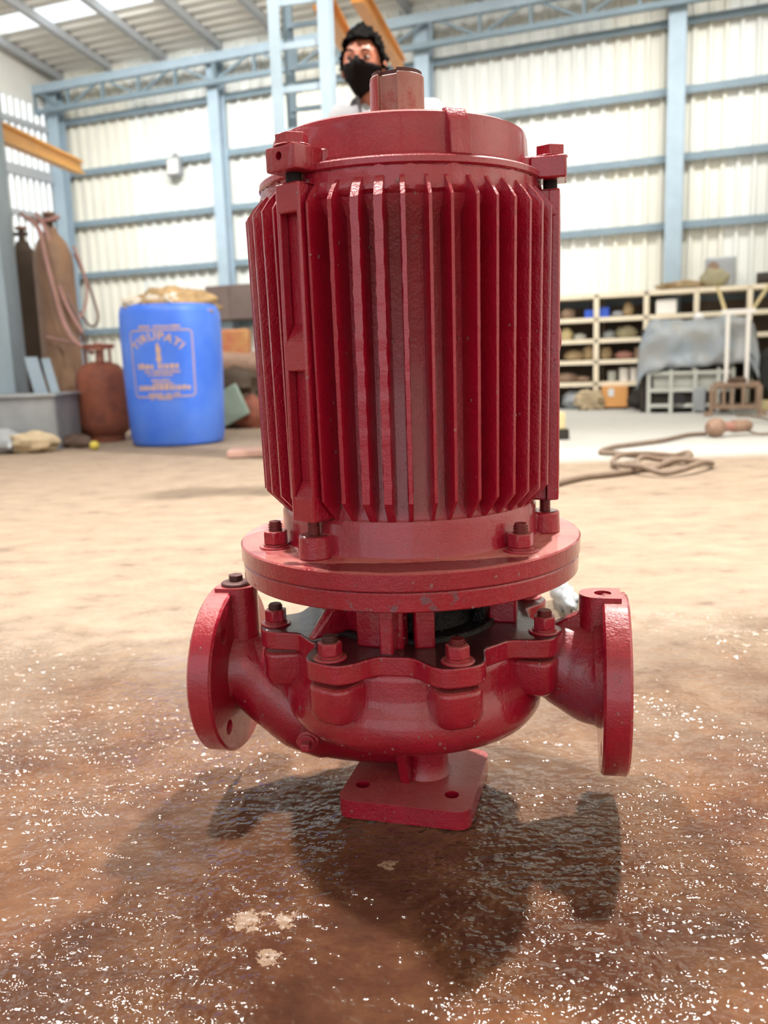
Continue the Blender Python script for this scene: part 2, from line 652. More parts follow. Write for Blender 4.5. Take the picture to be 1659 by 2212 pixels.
def build_floor():
    def axis(a, b, fine0, fine1, step, coarse):
        L = []
        x = a
        while x < fine0 - 1e-6:
            L.append(x)
            x += coarse
        n = int(round((fine1 - fine0) / step))
        L += [fine0 + (fine1 - fine0) * i / n for i in range(n + 1)]
        x = fine1 + coarse
        while x < b:
            L.append(x)
            x += coarse
        L.append(b)
        return L
    xs = axis(-10, 9, -1.0, 1.0, .008, 1.0)
    ys = axis(-8, 13, -.55, 1.3, .008, 1.0)
    vs = []
    for y in ys:
        for x in xs:
            z = -.002
            if -1.01 < x < 1.01 and -.56 < y < 1.31:
                fade = min(1, (1.0 - abs(x)) / .2, (y + .55) / .1, (1.3 - y) / .5)
                fade = max(0, fade)
                z += fade * (.0022 * noise.fractal(V((x * 9, y * 15, 0)), 1, 2, 3) + .0012 * noise.noise(V((x * 40, y * 70, 3))))
                z = min(z, .0005)
            vs.append((x, y, z))
    n = len(xs)
    fs = [(j * n + i, j * n + i + 1, (j + 1) * n + i + 1, (j + 1) * n + i) for j in range(len(ys) - 1) for i in range(n - 1)]
    m = MB()
    m.v, m.f = vs, fs
    o = m.build('floor', M_FLOOR, angle=180)
    return struct(o)


build_floor()

EU = V((1, -.386, 0)).normalized()          # along the back wall, to the right
EN = V((-.386, -1, 0)).normalized()         # out of the back wall into the shed
WO = V((0, 8.6, 0))
WROT = atan2(EU.y, EU.x)


def wp(u, v, z):
    return WO + EU * u + EN * v + V((0, 0, z))


def corr_profile(u0, u1, pitch, depth):
    pts = []
    u = u0
    while u < u1 - 1e-4:
        for a, d in ((0, 0), (.62, 0), (.70, depth), (.92, depth), (1.0, 0)):
            x = u + a * pitch
            if x <= u1 + 1e-6 and (not pts or x > pts[-1][0] + 1e-5):
                pts.append((x, d))
        u += pitch
    if pts[-1][0] < u1 - 1e-4:
        pts.append((u1, 0))
    return pts


U0, U1, HE = -4.1, 5.6, 3.75
SLOPE = .127
wall = struct(empty('wall_back', wp(0, 0, 0), WROT))
# in the wall's frame: x along, -y into the shed
edges = [U0 + (U1 - U0) * i / 9 for i in range(10)]
for i in range(9):
    m = MB()
    pr = corr_profile(edges[i], edges[i + 1] + .03, .135, .034)
    off = -.004 * (i % 2)
    vs = [(x, -d + off, .0) for x, d in pr] + [(x, -d + off, HE + .25) for x, d in pr]
    k = len(pr)
    m.add(vs, [(j, j + 1, k + j + 1, k + j) for j in range(k - 1)])
    m.build('wall_sheet', M_WHITEWALL if i % 3 else M_WHITEWALL2, wall, flat=True)
MB().box(((U0 + U1) / 2, .06, .45), (U1 - U0, .06, .9)).build('plinth', M_WHITEWALL2, wall)

for i, (z, a, b) in enumerate([(2.88, U0, U1), (2.30, U0, U1), (1.70, U0, U1), (1.03, U0, U1), (3.46, U0, U1)]):
    m = MB()
    m.box(((a + b) / 2, -.065, z), (b - a, .06, .012))
    m.box(((a + b) / 2, -.092, z - .028), (b - a, .008, .068))
    o = m.build('trim_%d' % (i + 1), M_BLUED, loc=wp(0, 0, 0))
    o.rotation_euler.z = WROT
    struct(o)


def wall_column(u, w=.12, d=.14, name='wall_column', top=HE + .1, v0=.1):
    m = MB()
    m.box((0, -d / 2, top / 2), (.02, d, top))
    m.box((0, 0, top / 2), (w, .014, top))
    m.box((0, -d, top / 2), (w, .014, top))
    o = m.build(name, M_BLUE, loc=wp(u, v0, 0))
    o.rotation_euler.z = WROT
    return struct(o)


wall_column(-1.76, .13)
wall_column(3.01, .15)
wall_column(-3.95, .15, .12)
wall_column(.62, .15)
wall_column(5.3, .13)


def truss(za, zb, v, u0, u1, mat):
    root = struct(empty('roof_truss', wp(0, v, 0), WROT))
    MB().box(((u0 + u1) / 2, 0, zb), (u1 - u0, .07, .09)).build('top_chord', mat, root)
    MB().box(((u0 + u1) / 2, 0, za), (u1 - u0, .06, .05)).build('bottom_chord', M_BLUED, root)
    n = 20
    for i in range(n):
        a = u0 + (u1 - u0) * i / n
        b = u0 + (u1 - u0) * (i + 1) / n
        m = MB()
        m.box((a, 0, (za + zb) / 2), (.03, .04, zb - za))
        m.beam((a, .0, za if i % 2 else zb), (b, .0, zb if i % 2 else za), .025, .025)
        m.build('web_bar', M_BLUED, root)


truss(3.52, 3.76, .32, U0, U1, M_BLUE)

# left wall: upright strips with daylight between them
lw = struct(empty('wall_left', wp(U0, 0, 0), WROT))
LL = 7.0
MB().box((-.03, -LL / 2, .2), (.05, LL, .4)).build('plinth', M_WHITEWALL2, lw)
SL = MB().box((0, 0, 0), (.006, .046, 1.0)).build('wall_strip', M_WHITEWALL, lw)
SL.scale = (1, 1, HE - .1)
SL.location = (0, -.06, (HE - .1) / 2)
k = 1
while .06 + k * .1 < LL:
    c = SL.copy()
    COL.objects.link(c)
    c.location = (0, -(.06 + k * .1), (HE - .1) / 2)
    k += 1
MB().box((-.01, -LL / 2, 3.95), (.02, LL, .68)).build('top_sheet', M_ROOF, lw)
for i, (z, h) in enumerate([(3.34, .055), (2.80, .11), (2.33, .06), (1.62, .1), (1.1, .1)]):
    MB().box((.05, -LL / 2, z), (.06, LL, h)).build('rail', M_PURLIN, lw)

# roof
roof = struct(empty('ceiling', wp(0, 0, 0), WROT))
RV = 14.5
SKY = [(2.55, 3.15)]


def roof_strip(v0, v1, u0=U0 - .1, u1=U1 + 1):
    m = MB()
    pr = corr_profile(v0, v1, .14, .022)
    vs = [(u0, -a, HE + .28 + SLOPE * a - d) for a, d in pr] + [(u1, -a, HE + .28 + SLOPE * a - d) for a, d in pr]
    k = len(pr)
    m.add(vs, [(j, j + 1, k + j + 1, k + j) for j in range(k - 1)])
    return m.build('roof_sheet', M_ROOF, roof, flat=True)


SV0, SV1 = .93, 1.22
roof_strip(-.7, SV0)
roof_strip(SV0, SV1, -1.95, U1 + 1)
roof_strip(SV1, 3.0)
roof_strip(3.0, 5.0)
roof_strip(5.0, 7.2)
roof_strip(7.2, 10.5)
roof_strip(10.5, RV)
u = -4.68
while u < U1 + .6:
    MB().beam((u, .5, HE + .22 - SLOPE * .5), (u, -RV, HE + .22 + SLOPE * RV), .06, .08).build('rafter', M_PURLIN, roof)
    u += .731

# the rest of the shell: right wall, and a front wall with a wide open door left of the camera
rw = MB()
rw.box((6.6, -6.5, 2.6), (.05, 13.4, 5.2))
o = rw.build('wall_right', M_WHITEWALL2, loc=wp(0, 0, 0))
o.rotation_euler.z = WROT
struct(o)
m = MB()
m.box((-7.6, -4.4, 2.6), (6.4, .05, 5.4))
m.box((4.9, -4.4, 2.6), (9.8, .05, 5.4))
m.box((-2.2, -4.4, 4.3), (4.6, .05, 2.2))
struct(m.build('wall_front', M_WHITEWALL2))
m = MB()
m.box((0, -3.5, 2.4), (.04, 7.2, 5.0))
o = m.build('wall_side', M_WHITEWALL2, loc=wp(U0 - .1, 6.9, 0))
o.rotation_euler.z = WROT
struct(o)

# battened steel column in front of the back wall
lc = struct(empty('lattice_column', (-.345, 3.6, 0), R(-14)))
H = 4.4
for x in (-.125, .125):
    m = MB()
    m.box((x, -.05, H / 2), (.055, .012, H))
    m.box((x + (.0225 if x > 0 else -.0225), -.01, H / 2), (.012, .08, H))
    m.build('channel', M_BLUE, lc)
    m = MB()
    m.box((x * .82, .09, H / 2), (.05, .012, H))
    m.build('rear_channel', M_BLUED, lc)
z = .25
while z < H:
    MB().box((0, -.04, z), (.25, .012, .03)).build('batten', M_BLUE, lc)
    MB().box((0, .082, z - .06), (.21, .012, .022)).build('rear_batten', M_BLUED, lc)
    z += .196

# big blue column at the left edge
m = MB()
m.box((0, 0, 1.7), (.34, .012, 3.4))
m.box((.165, .12, 1.7), (.012, .24, 3.4))
m.box((-.165, .12, 1.7), (.012, .24, 3.4))
o = m.build('steel_column', M_BLUE, loc=(-2.78, 5.25, 0))
struct(o)


# ------------------------------------------------------------------ beams, lamp, cabinet
def ibeam(name, p, q, h, w, mat, label, cat='beam'):
    p, q = V(p), V(q)
    d = q - p
    L = d.length
    root = empty(name, p)
    root.rotation_mode = 'QUATERNION'
    root.rotation_quaternion = d.to_track_quat('X', 'Z')
    tag(root, label, cat)
    MB().box((L / 2, 0, h / 2), (L, w, h * .18)).build('top_flange', mat, root)
    MB().box((L / 2, 0, -h / 2), (L, w, h * .18)).build('bottom_flange', mat, root)
    MB().box((L / 2, 0, 0), (L, w * .35, h)).build('web', mat, root)
    return root


ibeam('crane_beam', at(172, 362, 8.3), at(-40, 268, 5.2), .11, .09, M_YELLOW, 'yellow steel crane rail high along the left wall')
ibeam('crane_beam', at(868, 145, 7.0), at(770, -20, 4.6), .10, .075, M_ORANGEB, 'thick orange roof beam running down behind the head of the masked man')
ibeam('crane_beam', at(760, 112, 7.2), at(690, -10, 5.2), .13, .10, M_ORANGEB, 'orange roof beam seen between the lattice column and the masked man')

p = wp(-2.38, .12, 2.77)
fl = empty('flood_light', p, WROT)
tag(fl, 'small white flood light box fixed to a girt of the back wall', 'lamp')
MB().box((0, 0, 0), (.17, .08, .2)).build('housing', M_GREY, fl, bevel=.012)
MB().box((0, -.045, 0), (.13, .01, .15)).build('lens', M_WHITEP, fl)
MB().box((0, .02, .12), (.05, .04, .06)).build('bracket', M_GREY, fl)

wc = empty('wall_cabinet', wp(-1.64, .10, 1.03), WROT)
tag(wc, 'dark brown cabinet fixed to the back wall behind a blue column', 'cabinet')
MB().box((0, -.12, .19), (.62, .24, .38)).build('body', M_BOARD, wc, bevel=.006)
MB().box((-.155, -.245, .19), (.3, .012, .36)).build('door', M_BOARD, wc)
MB().box((.155, -.245, .19), (.3, .012, .36)).build('door', M_BOARD, wc)

# ------------------------------------------------------------------ the pump
pump = empty('inline_pump', (0, 0, .0015))
pump.rotation_euler = (R(.99), 0, 0)
tag(pump, 'red painted vertical inline pump with finned motor, wet, standing on the floor', 'pump')
YAW = R(-12)


def az(phi, r, z=0):
    a = R(phi)
    return (r * sin(a), -r * cos(a), z)


def hexpoly(r, a0=0):
    return [(r * cos(pi / 3 * i + a0), r * sin(pi / 3 * i + a0)) for i in range(6)]


# --- stator frame
st = MB().lathe([(.116, .3), (.1285, .331), (.1285, .336), (.1245, .344), (.1265, .600), (.1345, .612), (.1355, .640), (.125, .641)], 96).build('stator_frame', M_RED, pump)
# rough ring of cast metal under the cap flange
m = MB()
pr = [(.1345, .616), (.1375, .619), (.1385, .624), (.1372, .630), (.1365, .638), (.134, .6395)]
n = 160
for (r, z) in pr:
    for i in range(n):
        t = 2 * pi * i / n
        k = .0022 * noise.fractal(V((cos(t) * 14, sin(t) * 14, z * 120)), 1, 2, 3)
        m.v.append(((r + k) * sin(t), -(r + k) * cos(t), z + k * .8))
for j in range(len(pr) - 1):
    for i in range(n):
        m.f.append((j * n + i, j * n + (i + 1) % n, (j + 1) * n + (i + 1) % n, (j + 1) * n + i))
m.build('casting_ring', M_RED, st)


def fin_mesh(seed, rough, tip, root):
    """flat tipped cooling fin, ends chamfered, cast edge slightly ragged"""
    m = MB()
    z0, z1 = .333, .6305
    zs = [z0, .3525] + [.3525 + (.6125 - .3525) * i / 44 for i in range(1, 44)] + [.6125, .6215, z1]
    for z in zs:
        ro = .1495 + (.153 - .1495) * (z - .3525) / (.6125 - .3525)
        if z < .3525:
            ro = .131
        if z > .617:
            ro = .1465 if z < .628 else .1375
        nz = V((seed * 5.1, z * 170, 0))
        dx = rough * .00035 * noise.fractal(nz, 1, 2, 3)
        dr = rough * .0004 * noise.fractal(nz + V((9, 0, 4)), 1, 2, 3)
        e = rough * .0004 * noise.noise(nz * 1.7 + V((3, 3, 3)))
        for (x, r) in ((-root, .121), (-(tip + .0004), ro - .0016), (-tip + dx - e, ro - .0002 + dr), (tip + dx + e, ro + dr), (tip + .0004, ro - .0016), (root, .121)):
            m.v.append((x, -r, z))
    N = len(zs) - 1
    for i in range(N):
        for j in range(5):
            a = i * 6 + j
            m.f.append((a, a + 1, a + 7, a + 6))
    m.f.append(tuple(range(6))[::-1])
    m.f.append(tuple(N * 6 + j for j in range(6)))
    return m


protos = []
for s in range(4):
    protos.append(fin_mesh(s, [.6, .8, 1.3, 2.2][s], [.0013, .0014, .0019, .0036][s], [.0026, .0027, .003, .005][s]))
BOXES = [-40.5, 77, 194]
first = {}
for k in range(-22, 23):
    ph = -.8 + 8 * k
    if any(abs((ph - b + 180) % 360 - 180) < 6.3 for b in BOXES):
        continue
    kind = 3 if k in (-2, -1) else (2 if k in (0, -3) else k % 2)
    if kind not in first:
        first[kind] = o = protos[kind].build('fin', M_RED, st, angle=30)
    else:
        o = first[kind].copy()
        COL.objects.link(o)
    o.rotation_euler = (0, 0, R(ph + random.uniform(-.5, .5)))


# --- tie rod channels with their slots
def channel():
    w, ri, ro = .0145, .128, .1555
    z0, z1 = .3335, .6305
    m = MB()
    d = .011
    # back of the recess and solid ends / middle
    m.box((0, -(ri + ro - d) / 2, (z0 + z1) / 2), (2 * w, ro - d - ri, z1 - z0))
    for a, b in ((z0, z0 + .023), (.4706, .498), (z1 - .025, z1)):
        m.box((0, -(ro - d / 2 - .0001), (a + b) / 2), (2 * w - .0002, d, b - a))
    for s in (-1, 1):
        m.box((s * (w - .0021), -(ro - d / 2), (z0 + z1) / 2), (.0042, d, z1 - z0))
    # sloping lower end of each slot
    for zb in (z0 + .023, .498):
        m.add([(-w + .004, -(ro - d), zb - .001), (w - .004, -(ro - d), zb - .001), (w - .004, -ro + .0003, zb - .001), (-w + .004, -ro + .0003, zb - .001), (-w + .004, -(ro - d), zb + .015), (w - .004, -(ro - d), zb + .015)],
              [(0, 1, 2, 3), (3, 2, 5, 4), (0, 4, 5, 1), (0, 3, 4), (1, 5, 2)])
    return m


ch0 = channel().build('tie_channel', M_RED, st, bevel=.0018)
ch0.rotation_euler = (0, 0, R(BOXES[0]))
for b in BOXES[1:]:
    c = ch0.copy()
    COL.objects.link(c)
    c.rotation_euler = (0, 0, R(b))
# small cable boss on the right side
MB().cyl(az(92, .135, .492), az(92, .1585, .492), .0175, n=28).build('side_boss', M_RED, st, bevel=.003)

# --- lower end shield with motor flange
mf = MB().lathe([(.02, .2795), (.176, .2795), (.1775, .281), (.1775, .2955), (.176, .297), (.139, .2972), (.1345, .2995), (.1325, .304), (.1325, .327), (.1305, .3325), (.12, .335), (.02, .335)], 128).build('motor_flange', M_REDC, pump, angle=30)
for ph in (-41, 80, 194):
    m = MB()
    m.cyl((0, -.1405, .296), (0, -.1405, .3195), .0165, .0155, n=28)
    m.box((0, -.128, .3075), (.029, .022, .0225))
    o = m.build('tie_lug', M_REDC, mf, bevel=.0025)
    o.rotation_euler.z = R(ph)
    m = MB()
    m.cyl((0, -.1415, .3185), (0, -.1415, .335), .0048, n=14)
    for i in range(6):
        m.cyl((0, -.1415, .320 + i * .0021), (0, -.1415, .3209 + i * .0021), .0057, n=14)
    o = m.build('tie_rod', M_THREAD, mf)
    o.rotation_euler.z = R(ph)


def flange_bolt(parent, ph, r, z, hexr=.0125, hexh=.013, stud=.0062, studh=.010, rot=0, wash=True, brown=False, sub=True):
    m = MB()
    m.prism(hexpoly(hexr, rot), 0, hexh)
    nut = m.build('nut', M_REDB, parent, bevel=.0012)
    nut.location = az(ph, r, z + (.004 if wash else 0))
    if wash:
        w = MB().lathe([(hexr * .6, 0), (hexr * 1.32, 0), (hexr * 1.36, .001), (hexr * 1.3, .0021), (hexr * .9, .0021), (hexr * 1.02, .0024), (hexr * 1.02, .0042), (hexr * .6, .0042)], 32).build('washer', M_REDB, parent)
        w.location = az(ph, r, z - .0002)
    m = MB()
    b = hexh + (.004 if wash else 0)
    m.cyl((0, 0, b - .002), (0, 0, b + studh), stud, stud * .93, n=18)
    for i in range(int(studh / .0026)):
        m.cyl((0, 0, b + .0005 + i * .0026), (0, 0, b + .0016 + i * .0026), stud * 1.12, n=18)
    s = m.build('stud', M_BROWNBOLT if brown else M_THREAD, parent)
    s.location = az(ph, r, z)


for ph, rot in ((-67.4, .45), (43.5, .1), (134, .3), (-157, .2)):
    flange_bolt(mf, ph, .1465, .297, rot=rot, studh=.0095)

# --- pump side flange below it
af = MB().lathe([(.02, .2605), (.1735, .2605), (.1755, .262), (.1760, .277), (.1750, .2786), (.02, .2786)], 128).build('adapter_flange', M_REDC, pump, angle=30)

# --- cap on top of the motor
cap = MB().lathe([(.10, .638), (.1365, .639), (.1385, .6405), (.138, .6452), (.136, .6468), (.1285, .6482), (.1262, .652), (.1242, .678), (.1225, .6835), (.117, .6862), (.06, .6875), (.05, .689), (.03, .689)], 128).build('end_cap', M_RED, pump, angle=30)
o = MB()
o.add([(-.0098, -.121, .644), (.0098, -.121, .644), (.0098, -.1335, .648), (-.0098, -.1335, .648),
       (-.0098, -.115, .6878), (.0098, -.115, .6878), (.0098, -.1215, .6878), (-.0098, -.1215, .6878), (.0098, -.1308, .6745), (-.0098, -.1308, .6745)],
      [(0, 1, 2, 3), (3, 2, 8, 9), (9, 8, 6, 7), (7, 6, 5, 4), (0, 4, 5, 1), (0, 3, 9, 7, 4), (1, 5, 6, 8, 2)])
o = o.build('cap_pad', M_RED, cap, bevel=.001)
o.rotation_euler.z = R(22)
for ph in BOXES:
    m = MB()
    m.box((0, -.1445, .6495), (.036, .034, .0205))
    m.add([(-.018, -.128, .6395), (.018, -.128, .6395), (.018, -.128, .6595), (-.018, -.128, .6595), (-.03, -.115, .6395), (.03, -.115, .6395), (.03, -.115, .6595), (-.03, -.115, .6595)],
          [(0, 1, 2, 3), (0, 4, 5, 1), (1, 5, 6, 2), (2, 6, 7, 3), (3, 7, 4, 0), (4, 7, 6, 5)])
    lug = m.build('cap_lug', M_RED, cap, bevel=.002)
    if ph == BOXES[0]:
        cut(lug, MB().cyl((-.001, -.18, .6500), (-.001, -.148, .6500), .0036, n=20))
    lug.rotation_euler.z = R(ph)
    m = MB()
    m.lathe([(.008, 0), (.0165, 0), (.0165, .0015), (.008, .0015)], 24)
    m.prism(hexpoly(.0145, .3), .0012, .0105)
    b = m.build('cap_bolt', M_REDB, cap, bevel=.0022)
    b.location = az(ph, .146, .6598)
    m = MB()
    m.cyl(az(ph, .146, .624), az(ph, .146, .642), .0068, n=16)
    m.build('cap_stud', M_HOLE, cap)

# --- shaft stub with keyway
m = MB()
RS, kw, kd = .0262, .0095, .006
a0 = math.asin(kw / RS)
poly = []
for i in range(49):
    t = a0 + (2 * pi - 2 * a0) * i / 48
    poly.append((RS * sin(t), -RS * cos(t)))
poly += [(-kw, -(RS * cos(a0) - kd)), (kw, -(RS * cos(a0) - kd))]
m.prism(poly, .685, .744)
sh = m.build('shaft', M_SHAFT, pump, angle=30)
sh.rotation_euler.z = R(-24)
b = sh.modifiers.new('b', 'BEVEL')
b.width = .0012
b.segments = 2
b.limit_method = 'ANGLE'
b.angle_limit = R(40)
# worn end ring and painted strip left of the keyway
m = MB()
pl = [(x * .93, y * .93) for x, y in poly]
m.prism(pl, .7435, .7475)
o = m.build('shaft_end', M_BROWNBOLT, sh, angle=30)
m = MB()
for i in range(13):
    t = R(-66 + 44 * i / 12)
    for z in (.686, .740):
        m.v.append(((RS + .0004) * sin(t), -(RS + .0004) * cos(t), z))
for i in range(12):
    m.f.append((2 * i, 2 * i + 2, 2 * i + 3, 2 * i + 1))
o = m.build('painted_strip', M_KEY, sh)

# --- lantern between adapter flange and cover plate
lan = MB()


def arc_wall(m, r0, r1, p0, p1, z0, z1, rt0=None, rt1=None, n=16):
    rt0 = r0 if rt0 is None else rt0
    rt1 = r1 if rt1 is None else rt1
    vs = []
    for i in range(n + 1):
        p = p0 + (p1 - p0) * i / n
        vs += [az(p, r0, z0), az(p, r1, z0), az(p, rt1, z1), az(p, rt0, z1)]
    fs = []
    for i in range(n):
        a, b = 4 * i, 4 * i + 4
        for j in range(4):
            fs.append((a + j, a + (j + 1) % 4, b + (j + 1) % 4, b + j))
    fs += [(0, 3, 2, 1), (4 * n, 4 * n + 1, 4 * n + 2, 4 * n + 3)]
    m.add(vs, fs)


arc_wall(lan, .070, .082, -78, -30, .2035, .262, .085, .098)
lan = lan.build('lantern', M_GRIME_SHADE, pump, bevel=.002)
m = MB()
arc_wall(m, .070, .082, 58, 90, .2035, .262, .085, .098)
arc_wall(m, .070, .082, 120, 262, .2035, .262, .085, .098)
m.lathe([(.055, .197), (.092, .199), (.090, .207), (.055, .207)], 64, close=True)
m.build('lantern_shell', M_BLACK, lan, bevel=.002)
m = MB()
m.box((0, -.094, .232), (.048, .020, .062))
o = m.build('lantern_leg', M_RED, lan, bevel=.003)
o.rotation_euler.z = R(-20)
m = MB()
m.box((0, -.108, .231), (.0135, .024, .062))
o = m.build('lantern_rib', M_RED, lan, bevel=.002)
o.rotation_euler.z = R(-14)
m = MB()
m.box((0, -.094, .232), (.020, .020, .062))
o = m.build('lantern_leg', M_RED, lan, bevel=.003)
o.rotation_euler.z = R(5)
m = MB()
m.box((0, -.098, .232), (.018, .03, .062))
o = m.build('lantern_leg', M_RED, lan, bevel=.003)
o.rotation_euler.z = R(76)
# sloping web from the lantern down to the cover, left
m = MB()
m.add([(-.006, -.08, .204), (.006, -.08, .204), (.006, -.128, .204), (-.006, -.128, .204), (-.006, -.08, .245), (.006, -.08, .245), (.006, -.105, .232), (-.006, -.105, .232)],
      [(0, 1, 2, 3), (3, 2, 6, 7), (7, 6, 5, 4), (0, 4, 5, 1), (0, 3, 7, 4), (1, 5, 6, 2)])
o = m.build('lantern_web', M_RED, lan, bevel=.004, seg=3)
o.rotation_euler.z = R(-56)
m = MB()
m.lathe([(.0, .198), (.070, .198), (.068, .215), (.062, .222), (.060, .262), (.0, .262)], 48)
m.build('shaft_coupling', M_BLACK, lan)

# --- lobed cover plate and casing ears
BOLTS = [-86, -34, 14.5, 63.5, 113, 163, -138]


def lobes(rv, rb, half, power=4.0, n=300):
    out = []
    for i in range(n):
        ph = 360 * i / n
        r = rv
        for b in BOLTS:
            d = abs((ph - b + 180) % 360 - 180)
            r = max(r, rv + (rb - rv) * exp(-((d / half) ** power)))
        a = R(ph)
        out.append((r * sin(a), -r * cos(a)))
    return out


cov = MB().prism(lobes(.1265, .163, 13), .1825, .2025).build('cover_plate', M_GRIME_SHADE, pump, bevel=.002, angle=50)
for i, ph in enumerate(BOLTS):
    flange_bolt(cov, ph, .1465, .2025, hexr=.0118, hexh=.0125, stud=.0068, studh=.006, rot=.35 + i * .7, brown=i < 2)

# casing
YM = Matrix.Rotation(YAW, 4, 'Z')
prof = [(.0, .186), (.118, .186), (.1255, .183), (.1268, .176), (.1262, .158), (.1285, .150), (.1345, .143), (.1380, .134), (.1388, .124), (.137, .114), (.131, .105), (.120, .099), (.10, .096), (.06, .094), (.0, .094)]
cas = MB().lathe(prof, 128).build('volute_casing', M_RED, pump, angle=60)
for b in BOLTS:
    # lug under each bolt: rounded block
    m = MB()
    N = 14
    pts = []
    for i in range(N + 1):
        t = -pi / 2 + pi * i / N
        k = .0235
        s = abs(cos(t)) ** .55
        pts.append((k * sin(t) / max(abs(sin(t)) ** .35, .2), -(.138 + .0235 * s)))
    pts = [(.0235, -.115)] + pts[::-1] + [(-.0235, -.115)]
    m.prism(pts, .150, .1765)
    # taper the underside
    k = len(pts)
    low = [(x * .82, y * .965 if y < -.125 else y) for x, y in pts]
    o0 = len(m.v)
    m.v[:k] = [(x, y, .1745 - .0245) for x, y in pts]
    m.add([(x, y, .1385) for x, y in low], [tuple(range(k))[::-1]])
    m.f = [f for f in m.f if not (len(f) == k and set(f) == set(range(k)))]
    m.f += [(i, o0 + i, o0 + (i + 1) % k, (i + 1) % k) for i in range(k)]
    o = m.build('casing_ear', M_RED, cas, bevel=.004, seg=3, angle=50)
    o.rotation_euler.z = R(b)

# discharge branch on the right, suction elbow on the left (frame turned by YAW)
m = MB()
path = smooth_path([(.075, .012, .155), (.115, .006, .159), (.145, 0, .160), (.165, 0, .155), (.185, 0, .150), (.194, 0, .1495), (.202, 0, .1495)], 5)
n = len(path)
rr = []
for p_ in path:
    x = p_.x
    rr.append(.044 if x < .11 else (.0385 if x < .13 else .0385 + (.0225) * ((x - .13) / .07) ** 1.5))
m.tube(path, rr, 40)
m.rotz(YAW)
m.build('discharge_pipe', M_FILM, cas)
m = MB()
path = smooth_path([(-.205, 0, .135), (-.192, 0, .134), (-.178, 0, .124), (-.161, 0, .109), (-.137, .004, .092), (-.10, .012, .075), (-.06, .022, .063), (-.025, .026, .058), (.0, .026, .057)], 6)
rr = []
for p_ in path:
    t = (p_.x + .202) / .212
    rr.append(.046 - .006 * sin(min(t * 3, 1) * pi) + .004 * t)
rr = [.050, .047] + [min(r_, .0475) if p_.x < -.10 else .0455 - .0075 * min(1, (p_.x + .10) / .08) for p_, r_ in zip(path[2:], rr[2:])]
m.tube(path, rr, 40)
m.rotz(YAW)
m.build('suction_elbow', M_RED, cas)
# upper shoulder of the volute running to the suction side
m = MB()
m.tube(smooth_path([(-.198, .0, .150), (-.165, -.002, .146), (-.13, -.01, .138), (-.10, -.04, .125)], 6), [.028, .028, .028, .028, .028, .028, .028, .029, .029, .029, .029, .029, .029, .030, .030, .030, .030, .030, .028], 28)
m.rotz(YAW)
m.build('suction_shoulder', M_RED, cas)


def pipe_flange(x0, x1, name):
    m = MB()
    n = 72
    rf, ch_ = .0945, .0025
    xs = [(x0, rf - ch_), (x0 + ch_ * (1 if x1 > x0 else -1), rf), (x1 - ch_ * (1 if x1 > x0 else -1), rf), (x1, rf - ch_)]
    for x, r in xs:
        for i in range(n):
            t = 2 * pi * i / n
            m.v.append((x, r * cos(t), .137 + r * sin(t)))
    for j in range(3):
        for i in range(n):
            m.f.append((j * n + i, j * n + (i + 1) % n, (j + 1) * n + (i + 1) % n, (j + 1) * n + i))
    m.f += [tuple(range(n)), tuple(3 * n + i for i in range(n))]
    o = m.build(name, M_RED, pump)
    c = MB()
    for k in range(4):
        t = pi / 4 + pi / 2 * k
        c.cyl((min(x0, x1) - .02, .073 * cos(t), .137 + .073 * sin(t)), (max(x0, x1) + .02, .073 * cos(t), .137 + .073 * sin(t)), .0085, n=20)
    c.cyl((x1 - (.02 if x1 > x0 else -.02), 0, .137), (x1 + (.02 if x1 > x0 else -.02), 0, .137), .033, n=32)
    cut(o, c)
    o.rotation_euler.z = YAW
    return o


fr = pipe_flange(.1985, .2255, 'discharge_flange')
fl_ = pipe_flange(-.1985, -.2255, 'suction_flange')
# gauge bosses beside the flanges
def boss_poly(sx):
    p = [(sx * (.1955 - .0195 * cos(pi * i / 16 - pi / 2)), .0195 * sin(pi * i / 16 - pi / 2)) for i in range(17)]
    return p + [(sx * .218, .0195), (sx * .218, -.0195)]


m = MB().prism(boss_poly(1), .165, .2335).build('gauge_boss', M_RED)
cut(m, MB().cyl((.2, 0, .212), (.2, 0, .25), .0088, n=24))
m.parent = fr
MB().cyl((.2, 0, .2125), (.2, 0, .2135), .0086, n=24).build('tapped_hole', M_HOLE, fr)
MB().prism(boss_poly(-1), .165, .2335).build('gauge_boss', M_RED, fl_)
m = MB()
m.lathe([(.0, .0), (.017, .0), (.0165, .003), (.012, .0045), (.0, .005)], 24, c=(-.2, 0, .2335))
m.prism([(x - .2, y) for x, y in hexpoly(.0085)], .2375, .245)
m.build('gauge_plug', M_BROWNBOLT, fl_, bevel=.001)
# gusset between discharge pipe and boss
m = MB()
m.add([(.150, -.007, .19), (.150, .007, .19), (.198, .007, .19), (.198, -.007, .19), (.152, -.007, .201), (.152, .007, .201), (.182, .007, .216), (.182, -.007, .216)],
      [(0, 1, 2, 3), (0, 4, 5, 1), (4, 7, 6, 5), (7, 3, 2, 6), (0, 3, 7, 4), (1, 5, 6, 2)])
o = m.build('gusset', M_RED, cas, bevel=.002)
o.rotation_euler.z = YAW

